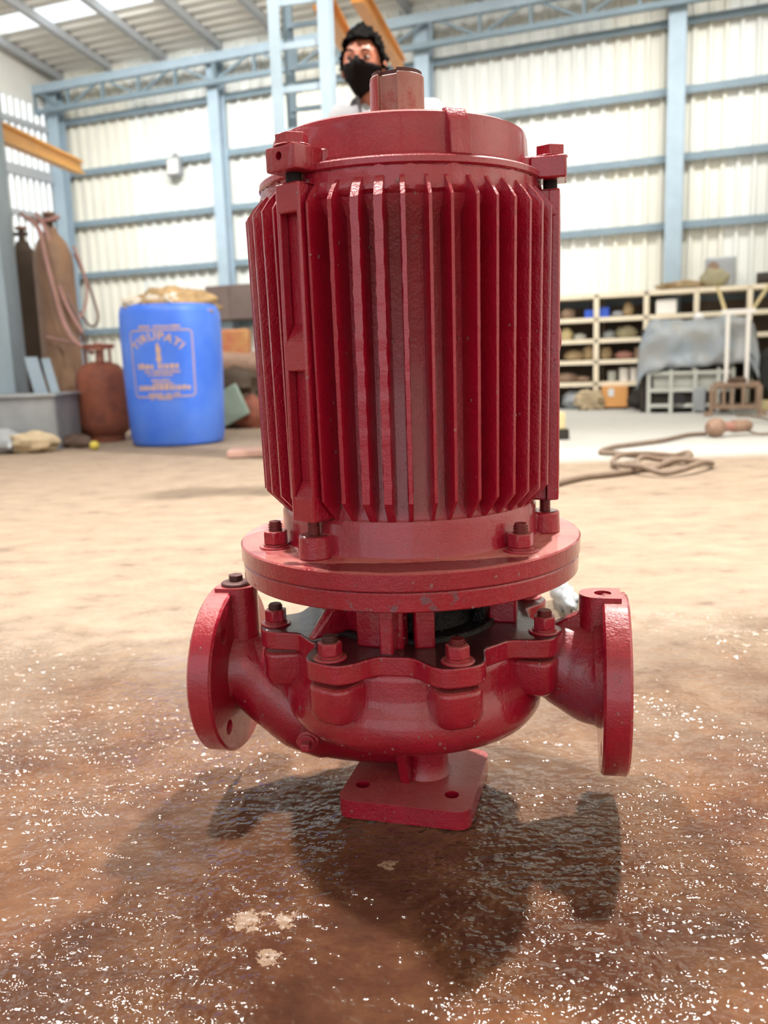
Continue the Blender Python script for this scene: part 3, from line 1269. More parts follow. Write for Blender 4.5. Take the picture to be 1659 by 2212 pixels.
# foot
poly = []
hw, rc = .0715, .014
for cx_, cy_, a0 in ((1, 1, 0), (-1, 1, 90), (-1, -1, 180), (1, -1, 270)):
    for i in range(7):
        a = R(a0 + 15 * i)
        poly.append((cx_ * (hw - rc) + rc * cos(a), cy_ * (hw - rc) + rc * sin(a)))
m = MB().prism(poly, 0, .0205)
foot = m.build('foot_plate', M_RED, pump)
c = MB()
for x, y in ((-.052, -.036), (.047, -.038)):
    c.cyl((x, y, -.01), (x, y, .04), .0078, n=24)
cut(foot, c)
b = foot.modifiers.new('b', 'BEVEL')
b.width = .0022
b.segments = 2
b.limit_method = 'ANGLE'
b.angle_limit = R(50)
foot.rotation_euler.z = YAW - R(3.5)
foot.location = (0, -.003, -.001)
m = MB().lathe([(.030, .018), (.026, .026), (.025, .04), (.03, .07), (.04, .09)], 48, c=(.008, .012, 0))
m.build('pedestal', M_RED, foot)
m = MB()
m.add([(-.0055, -.020, .019), (.0055, -.020, .019), (.0055, .0, .019), (-.0055, .0, .019), (-.0055, -.042, .075), (.0055, -.042, .075), (.0055, .0, .09), (-.0055, .0, .09)],
      [(0, 1, 2, 3), (4, 7, 6, 5), (0, 4, 5, 1), (1, 5, 6, 2), (2, 6, 7, 3), (3, 7, 4, 0)])
o = m.build('foot_rib', M_RED, foot, bevel=.003, seg=3)
o.location = (-.008, -.004, 0)
# drain plug on the elbow
dp = V((-.117, -.034, .0765))
m = MB()
m.cyl(dp + V((.004, .03, .002)), dp + V((0, -.002, 0)), .0135, .0125, n=28)
o = m.build('drain_boss', M_RED, cas, bevel=.002)
m = MB()
m.cyl(dp, dp + V((-.001, -.005, 0)), .0095, n=24)
m.box(dp + V((-.001, -.010, 0)), (.009, .012, .009))
m.build('drain_plug', M_REDB, o, bevel=.0012)


# water drops clinging to the front of the pump (too many to count)
def drops():
    bpy.context.view_layer.update()
    dg = bpy.context.evaluated_depsgraph_get()
    tris = []
    inv = pump.matrix_world.inverted()
    for o in pump.children_recursive:
        if o.type != 'MESH' or o.name.startswith(('shaft', 'end_cap', 'cap_')):
            continue
        me = o.data
        mw = inv @ o.matrix_world
        for p in me.polygons:
            c = mw @ p.center
            nrm = (mw.to_3x3() @ p.normal).normalized()
            view = (CAM - c).normalized()
            if nrm.dot(view) > .25 and c.y < .02 and p.area < .003:
                w = p.area * (1.0 if c.z < .30 else .35)
                tris.append((w, o, p.index, mw, nrm))
    tot = sum(t[0] for t in tris)
    m = MB()
    rnd = random.Random(3)
    import bisect
    cum, s = [], 0
    for t in tris:
        s += t[0]
        cum.append(s)
    for k in range(420):
        i = bisect.bisect(cum, rnd.random() * tot)
        w, o, pi_, mw, nrm = tris[min(i, len(tris) - 1)]
        me = o.data
        p = me.polygons[pi_]
        vv = [me.vertices[j].co for j in p.vertices]
        j = rnd.randrange(1, len(vv) - 1)
        a, b_ = rnd.random(), rnd.random()
        if a + b_ > 1:
            a, b_ = 1 - a, 1 - b_
        q = mw @ (vv[0] + (vv[j] - vv[0]) * a + (vv[j + 1] - vv[0]) * b_)
        r = rnd.uniform(.0007, .0017)
        T = nrm.to_track_quat('Z', 'Y').to_matrix()
        e = 1 + rnd.random() * .5 if abs(nrm.z) < .5 else 1
        m.blob(q, (r, r * e, r * .75), 8, 5, 0, mat=T)
    m.build('water_drops', M_WATER, pump, kind='stuff')


drops()


# ------------------------------------------------------------------ the man
def skin(name, verts, edges, radii, root, mat, parent, sub=2):
    me = bpy.data.meshes.new(name)
    me.from_pydata([tuple(v) for v in verts], edges, [])
    o = bpy.data.objects.new(name, me)
    COL.objects.link(o)
    o.modifiers.new('skin', 'SKIN').branch_smoothing = .4
    if not me.skin_vertices:
        pass
    for i, r in enumerate(radii):
        sv = me.skin_vertices[0].data[i]
        sv.radius = (r, r) if not isinstance(r, tuple) else r
        sv.use_root = i == root
    s = o.modifiers.new('sub', 'SUBSURF')
    s.levels = s.render_levels = sub
    bpy.context.view_layer.update()
    bake(o)
    for p in o.data.polygons:
        p.use_smooth = True
    o.data.materials.clear()
    o.data.materials.append(mat)
    o.parent = parent
    return o


man = empty('person', (.03, 2.42, 0))
tag(man, 'man in a black face mask and light shirt standing behind the red pump', 'person')
HEADC = V((-.076, -.01, 1.535))
HEADM = Matrix.Rotation(R(-14), 4, 'Z') @ Matrix.Rotation(R(4), 4, 'Y')


def head_pt(d, off=0.0):
    """surface of the head along unit direction d (front is -Y), off = offset outwards"""
    x, y, z = d
    a, b, c = .070, .090, .108
    p = V((x * (a + off), y * (b + off), z * (c + off)))
    # jaw: narrow and bring forward below the cheekbones
    if p.z < -.02:
        t = min(1, (-p.z - .02) / .095)
        p.x *= 1 - .34 * t
        if p.y > 0:
            p.y *= 1 - .35 * t
        else:
            p.y *= 1 - .06 * t
    if p.z > .02 and p.y < 0:
        p.y *= 1 - .08 * min(1, (p.z - .02) / .08)
    if p.y < 0:
        fx = p.x
        # nose
        p.y -= .020 * exp(-(fx / .011) ** 2) * exp(-((p.z + .022) / .020) ** 2)
        p.y -= .009 * exp(-(fx / .008) ** 2) * exp(-((p.z - .004) / .022) ** 2)
        # eye sockets, brow
        for sx in (-1, 1):
            p.y += .010 * exp(-((fx - sx * .031) / .015) ** 2) * exp(-((p.z - .008) / .012) ** 2)
        p.y -= .004 * exp(-((p.z - .030) / .010) ** 2) * exp(-(fx / .05) ** 2)
        # lips, chin
        p.y -= .005 * exp(-(fx / .02) ** 2) * exp(-((p.z + .062) / .010) ** 2)
        p.y -= .006 * exp(-(fx / .018) ** 2) * exp(-((p.z + .098) / .014) ** 2)
    return p


def head_shell(inside, off, nu=48, nv=40, nz=0, freq=0, lift=None):
    m = MB()
    idx = {}
    for j in range(nv + 1):
        t = pi * j / nv
        for i in range(nu):
            a = 2 * pi * i / nu
            d = V((sin(t) * sin(a), -sin(t) * cos(a), cos(t)))
            o_ = off
            if nz:
                o_ += nz * noise.fractal(d * freq, 1, 2, 3)
            p = head_pt(d, o_)
            if lift:
                p = lift(d, p)
            idx[(i, j)] = len(m.v)
            m.v.append(tuple(p))
    for j in range(nv):
        for i in range(nu):
            i2 = (i + 1) % nu
            q = [idx[(i, j)], idx[(i2, j)], idx[(i2, j + 1)], idx[(i, j + 1)]]
            c = sum((V(m.v[k]) for k in q), V()) / 4
            if inside(c):
                m.f.append(tuple(q))
    used = sorted({k for f in m.f for k in f})
    mp = {k: n_ for n_, k in enumerate(used)}
    m.v = [m.v[k] for k in used]
    m.f = [tuple(mp[k] for k in f) for f in m.f]
    return m


# body: one skin over a jointed skeleton
J = [(0, 0, .90), (0, .005, 1.02), (0, .01, 1.16), (0, .01, 1.28), (-.02, .005, 1.36), (-.045, .0, 1.41), (-.065, -.005, 1.46),
     (-.165, .01, 1.375), (-.215, .03, 1.06), (-.215, -.03, .83), (.168, .01, 1.375), (.215, .03, 1.06), (.21, -.03, .83),
     (-.085, 0, .84), (-.09, -.01, .47), (-.09, .02, .09), (-.095, -.10, .045), (.085, 0, .84), (.09, -.01, .47), (.09, .02, .09), (.095, -.10, .045)]
RJ = [(.13, .09), (.125, .085), (.14, .09), (.13, .08), (.058, .055), (.05, .05), (.05, .052),
      .055, .042, .03, .055, .042, .03, .08, .055, .042, .035, .08, .055, .042, .035]
E_ = [(0, 1), (1, 2), (2, 3), (3, 4), (4, 5), (5, 6), (3, 7), (7, 8), (8, 9), (3, 10), (10, 11), (11, 12), (0, 13), (13, 14), (14, 15), (15, 16), (0, 17), (17, 18), (18, 19), (19, 20)]
for s, w in ((-1, 9), (1, 12)):
    wx, wy, wz = J[w]
    k = len(J)
    J.append((wx, wy - .02, wz - .06))
    RJ.append((.026, .036) if s else .03)
    E_.append((w, k))
    for fi, (dy, L) in enumerate(((-.030, .062), (-.010, .072), (.010, .067), (.028, .052))):
        a = len(J)
        J += [(wx, wy - .025 + dy, wz - .105), (wx - s * .008, wy - .028 + dy, wz - .105 - L * .55), (wx - s * .025, wy - .028 + dy, wz - .105 - L)]
        RJ += [.0105, .009, .0078]
        E_ += [(k, a), (a, a + 1), (a + 1, a + 2)]
    a = len(J)
    J += [(wx - s * .012, wy - .065, wz - .075), (wx - s * .02, wy - .078, wz - .115)]
    RJ += [.0115, .009]
    E_ += [(k, a), (a, a + 1)]
body = skin('body', J, E_, RJ, 0, M_SKIN, man)
hm = head_shell(lambda c: True, 0)
hm.v = [tuple(HEADC + HEADM @ V(v_)) for v_ in hm.v]
# ears
for s in (-1, 1):
    e = MB()
    e.blob((s * .074, .008, -.004), (.010, .020, .033), 16, 10, .1, 2)
    hm.add([tuple(HEADC + HEADM @ V(v_)) for v_ in e.v], e.f)
ho = hm.build('head', M_SKIN, man, angle=180)
# join the head to the body: one continuous figure
import bmesh
bm = bmesh.new()
bm.from_mesh(body.data)
bm.from_mesh(ho.data)
bm.to_mesh(body.data)
bm.free()
for p in body.data.polygons:
    p.use_smooth = True
bpy.data.objects.remove(ho)


def place_head(m):
    m.v = [tuple(HEADC + HEADM @ V(v_)) for v_ in m.v]
    return m


mask = head_shell(lambda c: c.y < .018 and c.z < -.006 - .10 * max(0, c.y + .02) + .012 * exp(-(c.x / .02) ** 2) and c.z > -.116, .004)
mk = place_head(mask).build('face_mask', M_MASK, body, angle=180)
sd = mk.modifiers.new('s', 'SOLIDIFY')
sd.thickness = .003
for s in (-1, 1):
    place_head(MB().tube(smooth_path([(s * .072, -.0, -.03), (s * .078, .012, -.02), (s * .08, .02, .0)], 4), .002, 8)).build('ear_loop', M_MASK, mk)


def hair_in(c):
    a = atan2(abs(c.x), -c.y)      # 0 front .. pi back
    line = .070 + .004 * a if a < .75 else (.073 - .13 * (a - .75) if a < 1.5 else -.03 - .02 * (a - 1.5))
    return c.z > line


def quiff(d, p):
    if d.y < .2 and d.z > .4:
        k = exp(-((d.x + .15) / .7) ** 2)
        p = p + V((0, -.012 * k, .016 * k * d.z))
    return p


hr = head_shell(hair_in, .011, 72, 56, .016, 7, quiff)
hro = place_head(hr).build('hair', M_HAIR, body, angle=180)
sd = hro.modifiers.new('s', 'SOLIDIFY')
sd.thickness = .012
for s in (-1, 1):
    e = MB().blob((s * .031, -.069, .008), (.0120, .0115, .0065), 16, 10, 0)
    eo = place_head(e).build('eye', M_EYE, body, angle=180)
    place_head(MB().blob((s * .031 - .002, -.0775, .0078), (.0058, .004, .0056), 12, 8, 0)).build('iris', M_IRIS, eo)
    e = MB().tube(smooth_path([(s * .014, -.0905, .0255), (s * .03, -.089, .030), (s * .047, -.078, .0265)], 4), [.002, .0032, .0036, .0036, .0036, .0034, .003, .0025, .0015], 8)
    place_head(e).build('eyebrow', M_HAIR, body)

SJ = [(0, 0, .86), (0, .005, 1.02), (0, .01, 1.16), (0, .01, 1.275), (-.018, .005, 1.335),
      (-.165, .01, 1.375), (-.215, .03, 1.07), (-.215, -.01, .93), (.168, .01, 1.375), (.215, .03, 1.07), (.212, -.01, .93)]
SR = [(.15, .11), (.14, .10), (.155, .105), (.145, .095), (.07, .065), .085, .062, .055, .085, .062, .055]
skin('shirt', SJ, [(0, 1), (1, 2), (2, 3), (3, 4), (3, 5), (5, 6), (6, 7), (3, 8), (8, 9), (9, 10)], SR, 0, M_SHIRT, body)
TJ = [(0, 0, .92), (0, 0, .86), (-.088, 0, .80), (-.09, -.01, .47), (-.09, .02, .10), (.088, 0, .80), (.09, -.01, .47), (.09, .02, .10)]
skin('trousers', TJ, [(0, 1), (1, 2), (2, 3), (3, 4), (1, 5), (5, 6), (6, 7)], [(.138, .1), (.13, .1), .095, .07, .06, .095, .07, .06], 0, M_TROUSER, body)
for s in (-1, 1):
    MB().blob((s * .093, -.05, .045), (.05, .135, .055), 20, 12, .03, 2, flat=-.8).build('shoe', M_SHOE, body)
    # collar flaps
    m = MB()
    a = V((-.040 + s * .056, -.050, 1.425))
    m.add([tuple(a), tuple(a + V((s * .022, .075, .008))), tuple(a + V((s * .055, .07, -.050))), tuple(a + V((-s * .012, -.018, -.085))), tuple(a + V((s * .012, -.018, -.10)))],
          [(0, 1, 2, 4, 3)])
    o = m.build('collar', M_COLLAR, body, flat=True)
    sd = o.modifiers.new('s', 'SOLIDIFY')
    sd.thickness = .006

# ------------------------------------------------------------------ blue drum with sacks
base = floor_at(384, 966)
DY = 4.95
dc = V((at(383, 900, DY).x, DY, 0))
drum = empty('plastic_drum', dc)
tag(drum, 'tall blue plastic drum with faded tan print, cut open on top', 'drum')
DP = [(0, .004), (.29, .004), (.302, .012), (.302, .035), (.31, .05), (.318, .25), (.327, .5), (.331, .75), (.328, .86), (.316, .905), (.305, .908), (.305, .86), (.29, .80), (.0, .80)]
MB().lathe(DP, 72).build('shell', M_BARREL, drum, angle=60)


def drum_r(z):
    for (r0, z0), (r1, z1) in zip(DP[3:9], DP[4:10]):
        if z0 <= z <= z1:
            return r0 + (r1 - r0) * (z - z0) / (z1 - z0)
    return .31


def wrap(vs, fs, cx_, cz, m, off=.0022, rot=0, arc=None):
    out = []
    for x, y, _ in vs:
        if arc:
            a = x / arc
            x, y = (arc + y) * sin(a), (arc + y) * cos(a) - arc
        x, y = x + cx_, y + cz
        r = drum_r(y) + off
        t = x / .32
        out.append((r * sin(t), -r * cos(t), y))
    m.add(out, fs)


def strip(x0, x1, z0, z1, m):
    n = 14
    vs = [(x0 + (x1 - x0) * i / n, z, 0) for z in (z0, z1) for i in range(n + 1)]
    wrap(vs, [(i, i + 1, n + 2 + i, n + 1 + i) for i in range(n)], 0, 0, m)


pt = MB()
vs, fs = text_mesh('TIRUPATI', .07)
wrap(vs, fs, -.02, .682, pt, arc=.19)
# lamp emblem
em = [(-.004, .0), (.012, .004), (.020, .03), (.014, .055), (.018, .085), (.008, .115), (.0, .135), (-.010, .11), (-.012, .08), (-.006, .055), (-.014, .03)]
wrap([(x, y, 0) for x, y in em], [tuple(range(len(em)))], -.015, .535, pt)
rnd = random.Random(5)
for (x0, x1, z, h) in ((-.13, .12, .755, .018), (-.16, .15, .500, .036), (-.11, .11, .474, .018), (-.09, .06, .455, .014), (-.07, .05, .42, .016), (-.06, .06, .398, .016), (-.17, .17, .366, .032), (-.10, .10, .332, .018), (-.09, .05, .305, .014)):
    x = x0
    while x < x1:
        w = rnd.uniform(.35, .8) * h
        k = rnd.random()
        strip(x, x + w, z, z + h * (.7 + .3 * k), pt) if k > .12 else None
        x += w + h * .22
fx0, fx1, fz0, fz1, fw = -.205, .205, .32, .745, .008
strip(fx0 + .03, fx1 - .03, fz0, fz0 + fw, pt)
strip(fx0 + .03, fx1 - .03, fz1 - fw, fz1, pt)
for x, a0 in ((fx0, 1), (fx1 - fw, 1)):
    n = 8
    vs = [(x + dx, fz0 + .03 + (fz1 - fz0 - .06) * i / n, 0) for dx in (0, fw) for i in range(n + 1)]
    wrap(vs, [(i, i + 1, n + 2 + i, n + 1 + i) for i in range(n)], 0, 0, pt)
for cx_, cz, a0 in ((fx1 - .03, fz1 - .03, 0), (fx0 + .03, fz1 - .03, 90), (fx0 + .03, fz0 + .03, 180), (fx1 - .03, fz0 + .03, 270)):
    vs = []
    for i in range(7):
        a = R(a0 + 15 * i)
        vs += [(cx_ + .03 * cos(a), cz + .03 * sin(a), 0), (cx_ + (.03 - fw) * cos(a), cz + (.03 - fw) * sin(a), 0)]
    wrap(vs, [(2 * i, 2 * i + 2, 2 * i + 3, 2 * i + 1) for i in range(6)], 0, 0, pt)
pt.build('print', M_PRINT, drum, flat=True, label='faded tan print of letters and a lamp emblem in a rounded frame')

o = MB().blob((dc.x + .03, DY + .0, .89), (.285, .27, .135), 44, 24, .30, 3.4, 2).build('burlap_sack', M_BURLAP, angle=180)
tag(o, 'crumpled tan burlap sack stuffed into the top of the blue drum', 'sack')
for i, (x, z, r) in enumerate(((-.18, .915, .075), (-.06, .925, .065), (.06, .925, .07))):
    m = MB().blob((dc.x + x, DY - .17, z), (r, .08, .05), 26, 16, .6, 3.0, 5 + i)
    o = m.build('rag', M_RAG, angle=180)
    tag(o, ('white crumpled rag at the left end of the sack on the blue drum', 'white crumpled rag in the middle of the sack on the blue drum', 'pinkish white rag near the right end of the sack on the blue drum')[i], 'rag', 'rags on the drum')

# ------------------------------------------------------------------ gas cylinders and hoses
GY = 5.35
gx = at(226, 900, GY).x
gas = empty('gas_cylinder', (gx, GY, 0))
tag(gas, 'short rusty red gas cylinder with a valve beside the blue drum', 'gas cylinder')
MB().lathe([(0, .03), (.11, .03), (.165, .07), (.18, .13), (.182, .42), (.172, .49), (.13, .545), (.06, .57), (0, .572)], 48).build('tank', M_RUST, gas, angle=60)
MB().lathe([(.12, 0), (.135, 0), (.135, .05), (.12, .05)], 40, close=True).build('foot_ring', M_RUST, gas)
m = MB()
m.cyl((0, 0, .56), (0, 0, .66), .03, .026, n=20)
m.cyl((0, 0, .65), (0, 0, .70), .045, .03, n=20)
m.build('valve', M_REDTHING, gas, bevel=.004)
for a in (30, 150, 270):
    MB().beam(az(a, .1, .53), az(a, .1, .68), .03, .012).build('guard_stay', M_RUST, gas)
MB().lathe([(.092, .66), (.108, .66), (.108, .69), (.092, .69)], 40, close=True).build('guard_ring', M_RUST, gas)


def oxy(px, py_base_Y, r, ztop, mat, label):
    Y = py_base_Y
    x = at(px, 900, Y).x
    g = empty('tall_gas_cylinder', (x, Y, 0))
    tag(g, label, 'gas cylinder', 'tall cylinders')
    MB().lathe([(0, 0), (r, 0), (r, ztop - .33), (r * .95, ztop - .25), (r * .72, ztop - .16), (r * .38, ztop - .10), (r * .3, ztop - .06), (0, ztop - .06)], 40).build('tank', mat, g, angle=60)
    m = MB()
    m.cyl((0, 0, ztop - .07), (0, 0, ztop + .04), .028, .022, n=16)
    m.cyl((-.07, 0, ztop), (.05, 0, ztop), .016, n=12)
    m.build('valve', M_TANKD, g)
    m = MB()
    m.cyl((0, 0, ztop + .03), (0, 0, ztop + .055), .045, n=20)
    m.build('hand_wheel', M_TANK, g, bevel=.005)
    return g


oB = oxy(147, 5.8, .145, 1.63, M_TANK, 'tall brown gas cylinder draped with pink hoses, nearer the blue drum')
oA = oxy(86, 6.2, .155, 1.60, M_TANKD, 'tall dark brown gas cylinder just right of the big blue column')


def hose(pts, r, mat, label, name='hose', group='hoses on the gas cylinders'):
    o = MB().tube(smooth_path(pts, 6), r, 10).build(name, mat, angle=180)
    tag(o, label, 'hose', group)
    return o


hY = 5.78
hose([at(62, 470, 5.74), at(85, 500, 5.6), at(100, 560, 5.55), at(118, 630, 5.5), at(135, 690, 5.5), at(160, 735, 5.4), at(200, 762, 5.3)], .016, M_HOSE, 'pink hose sweeping from the dark cylinder top down to the short rusty cylinder')
hose([at(78, 462, 5.78), at(100, 500, 5.72), at(115, 570, 5.7), at(135, 640, 5.68), at(160, 690, 5.68), at(178, 720, 5.7)], .015, M_HOSE, 'pink hose hanging down the middle of the brown cylinder')
hose([at(95, 470, 5.8), at(112, 520, 5.74), at(128, 590, 5.72), at(150, 650, 5.72), at(172, 700, 5.75), at(182, 740, 5.78)], .014, M_HOSED, 'grey brown hose hanging close beside the middle pink one')
hose([at(160, 548, 5.76), at(188, 608, 5.80), at(205, 655, 5.82), at(212, 685, 5.82), at(205, 704, 5.82), at(190, 700, 5.80), at(172, 672, 5.76)], .010, M_HOSED, 'thin dark hose looping out to the right of the brown cylinder')
hose([at(158, 530, 5.74), at(180, 588, 5.78), at(188, 630, 5.8), at(182, 668, 5.78), at(168, 692, 5.74)], .010, M_HOSE, 'thin pink hose curving inside the loop beside the brown cylinder')
hose([at(70, 470, 5.72), at(92, 512, 5.62), at(104, 580, 5.6), at(122, 650, 5.58), at(150, 712, 5.56), at(172, 738, 5.5)], .014, M_HOSED, 'grey brown hose lying left of the pink ones over the brown cylinder')
hose([at(45, 462, 5.9), at(70, 478, 5.8), at(100, 476, 5.75), at(128, 468, 5.75)], .016, M_HOSE, 'short pink hose bridging the valves of the two tall cylinders')
hose([at(100, 727, 5.6), at(125, 734, 5.58), at(160, 742, 5.5), at(190, 756, 5.35)], .010, M_HOSE, 'thin pink hose with a pale nozzle in front of the brown cylinder')

# bin, offcuts, stones
by = 4.75
b0, b1 = at(-60, 950, by).x, at(124, 950, by).x
bn = empty('zinc_bin', ((b0 + b1) / 2, by + .22, 0))
tag(bn, 'grey zinc bin with a rolled rim below the big blue column', 'bin')
w = b1 - b0
m = MB()
for x, y, sx, sy in ((0, -.22, w, .012), (0, .22, w, .012), (-w / 2, 0, .012, .44), (w / 2, 0, .012, .44)):
    m.box((x, y, .175), (sx, sy, .35))
m.box((0, 0, .02), (w, .44, .02))
m.build('body', M_GREY, bn)
m = MB()
for x, y, sx, sy in ((0, -.23, w + .05, .03), (0, .23, w + .05, .03), (-w / 2, 0, .03, .46), (w / 2 + .01, 0, .03, .46)):
    m.box((x, y, .355), (sx, sy, .025))
m.build('rim', M_GREY, bn, bevel=.008)
for i, (p, q, wd, lb) in enumerate(((at(92, 860, 5.1), at(66, 772, 5.2), .09, 'blue grey steel offcut leaning out of the zinc bin, nearer the big column'),
                                    (at(120, 850, 5.14), at(98, 775, 5.3), .06, 'narrow blue grey steel offcut leaning out of the zinc bin, nearer the cylinders'))):
    o = MB().beam(p, q, wd, .02).build('steel_offcut', M_BLUE, bevel=.004)
    tag(o, lb, 'offcut', 'steel offcuts')
s = floor_at(62, 980)
o = MB().blob((s.x, s.y + .08, .06), (.17, .1, .075), 18, 10, .3, 2, 1, flat=-.8).build('stone', M_STONE, angle=30)
tag(o, 'pale flat stone on the floor in front of the zinc bin', 'stone')
s = floor_at(14, 982)
o = MB().blob((s.x - .06, s.y + .1, .07), (.14, .1, .085), 18, 10, .3, 2, 4, flat=-.8).build('stone', M_GREY, angle=30)
tag(o, 'grey lump of stone at the left picture edge before the bin', 'stone')
m = MB()
rnd = random.Random(11)
for i in range(60):
    a = floor_at(rnd.uniform(136, 172), rnd.uniform(948, 970))
    r = rnd.uniform(.02, .055)
    m.blob((a.x, a.y + .1, r * .6), (r * 1.3, r, r), 8, 6, .4, 2, i, flat=-.6)
o = m.build('debris', M_DEBRIS, angle=30, kind='stuff')
tag(o, 'heap of brown rubble between the zinc bin and the rusty cylinder', 'debris')
s = floor_at(205, 972)
o = MB().blob((s.x, s.y, .029), (.031, .031, .029), 20, 14, 0).build('ball', M_YBALL, angle=180)
tag(o, 'small yellow ball on the floor before the rusty cylinder', 'ball')
s = floor_at(145, 935)
o = MB().blob((s.x, s.y - .25, .14), (.09, .06, .03), 14, 8, .2, 2, 9).build('stone', M_STONE, angle=30)
tag(o, 'small pale stone lying on top of the brown rubble', 'stone')

# ------------------------------------------------------------------ scrap behind the drum
sy = floor_at(520, 924).y


def sc(px, py):
    return at(px, py, sy)


m = MB()
c = sc(515, 890)
m.blob((c.x, sy + .1, .16), (.3, .2, .20), 24, 14, .3, 2.5, 3, flat=-.8)
o = m.build('scrap_casting', M_DEBRIS, angle=35)
tag(o, 'dark brown scrap casting on the floor behind the blue drum', 'scrap', 'scrap behind the drum')
c = sc(515, 826)
m = MB().blob((c.x, sy + .1, c.z), (.27, .2, .16), 22, 14, .25, 2.5, 6)
o = m.build('scrap_casting', M_TANKD, angle=35)
tag(o, 'dark greasy scrap casting in the middle of the heap behind the drum', 'scrap', 'scrap behind the drum')
c = sc(512, 782)
o = MB().cyl((c.x - .28, sy + .1, c.z), (c.x + .2, sy + .1, c.z - .03), .13, .11, n=22).build('scrap_motor', M_CONN, bevel=.01)
tag(o, 'dusty pink brown motor body lying on the scrap behind the drum', 'scrap', 'scrap behind the drum')
c = sc(505, 748)
o = MB().box((c.x, sy + .12, c.z + .02), (.24, .18, .24)).build('orange_tin', M_TIN, bevel=.02)
tag(o, 'small orange tin on top of the scrap heap behind the drum', 'tin')
a, b = sc(488, 842), sc(520, 905)
m = MB().beam((a.x, sy - .12, a.z), (b.x, sy - .16, b.z), .03, .26)
o = m.build('green_panel', M_GREEN, bevel=.01)
tag(o, 'pale green metal panel leaning on the scrap beside the drum', 'panel')
c = sc(545, 900)
m = MB().blob((c.x, sy - .02, .12), (.16, .13, .15), 18, 12, .3, 2.5, 8, flat=-.8)
o = m.build('scrap_casting', M_RUST, angle=35)
tag(o, 'rounded rusty scrap casting closest to the red pump', 'scrap', 'scrap behind the drum')
a, b = floor_at(492, 990), floor_at(600, 992)
o = MB().box(((a.x + b.x) / 2, a.y + .09, .022), (b.x - a.x, .22, .036)).build('steel_plate', M_PINKP, bevel=.004)
tag(o, 'flat pink primed steel plate on the floor left of the pump', 'plate')
a = floor_at(1216, 950)
bl = empty('wood_block', (a.x - .02, a.y + .08, 0))
tag(bl, 'pale wooden block on a dark base just right of the pump', 'block')
MB().box((0, 0, .03), (.12, .14, .06)).build('base', M_DARK, bl)
MB().box((-.01, 0, .11), (.10, .12, .10)).build('block', M_WOOD, bl, bevel=.006)

# ------------------------------------------------------------------ cable and connector
FP = lambda x, y, h=.012: floor_at(x, y) + V((0, 0, h))


def z8(x, y):
    return FP(1160 + x * .3008, 820 + y * .3008)


cab = [z8(60, 800), z8(140, 768), z8(330, 722), z8(480, 705), z8(640, 685), z8(760, 660), z8(930, 625), z8(1060, 608), z8(1090, 590), z8(1020, 570), z8(800, 572), z8(600, 600),
       z8(545, 625), z8(620, 660), z8(760, 690), z8(900, 700), z8(1050, 690), z8(1180, 660), z8(1255, 630), z8(1150, 628), z8(980, 640), z8(830, 665), z8(720, 650), z8(760, 615),
       z8(900, 600), z8(1080, 605), z8(1085, 580), z8(960, 568), z8(760, 565), z8(580, 548), z8(455, 538), z8(540, 502), z8(700, 480), z8(900, 452), z8(1080, 412), z8(1215, 402)]
for i in range(7, 27):
    cab[i].z += .004 + .02 * (i % 3) * .5
o = MB().tube(smooth_path(cab, 6), .0125, 10).build('power_cable', M_CABLE, angle=180)
tag(o, 'long dusty power cable coiled on the floor right of the pump', 'cable')
a, b = floor_at(1545, 944), floor_at(1607, 940)
d = (b - a).normalized()
cn = empty('cable_connector', (a.x, a.y, .055))
cn.rotation_mode = 'QUATERNION'
cn.rotation_quaternion = d.to_track_quat('X', 'Z')
tag(cn, 'dusty brown round headed cable connector lying on the pale floor', 'connector')
L = (b - a).length
MX = Matrix.Rotation(pi / 2, 4, 'Y')
MB().lathe([(0, -.055), (.03, -.052), (.05, -.03), (.055, 0), (.050, .03), (.036, .045), (0, .045)], 28, mat=MX).build('head', M_CONN, cn)
MB().lathe([(0, .03), (.033, .035), (.028, .08), (.030, L * .6), (0, L * .6)], 24, mat=MX).build('neck', M_REDTHING, cn)
MB().lathe([(0, L * .58), (.034, L * .58), (.038, L * .7), (.036, L + .02), (.026, L + .04), (0, L + .04)], 24, mat=MX).build('grip', M_CONN, cn)
p0 = V((b.x, b.y, .05))
o = MB().tube(smooth_path([p0 + d * .02, FP(1612, 938, .03), FP(1640, 942), FP(1700, 936), FP(1720, 925), FP(1659, 916, .03), FP(1620, 911, .04), FP(1590, 914, .05)], 6), .008, 8).build('connector_cable', M_CABLE, angle=180)
tag(o, 'thin cable looping behind the brown connector to the right edge', 'cable')

# ------------------------------------------------------------------ pigeonhole rack at the back right
SHW = .43
so = V((0, 8.03, 0))


def sp(u, v, z):
    """point on the rack: u along the wall, v forwards from its front face"""
    return so + EU * u + EN * v + V((0, 0, z))


rack = empty('shelf_rack', sp(0, 0, 0), WROT)
tag(rack, 'long cream painted pigeonhole rack against the back wall', 'shelf')
UA, UB = 1.15, 4.4
posts = [1.28, 1.72, 2.155, 2.60, 3.03, 3.47, 3.9, 4.35]
for u in posts:
    m = MB()
    m.box((u, .02, .53), (.045, .04, 1.06))
    m.box((u, SHW, .53), (.045, .04, 1.06))
    m.build('post', M_CREAM, rack)
for z in (.245, .45, .645, .84, 1.055):
    MB().box(((UA + UB) / 2, SHW / 2, z - .012), (UB - UA, SHW, .04)).build('shelf', M_CREAM, rack)
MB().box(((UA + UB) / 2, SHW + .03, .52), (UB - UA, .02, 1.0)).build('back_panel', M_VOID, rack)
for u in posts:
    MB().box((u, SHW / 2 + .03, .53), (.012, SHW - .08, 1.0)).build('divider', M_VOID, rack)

rows = {0: .0, 1: .254, 2: .459, 3: .654, 4: .849, 5: 1.064}


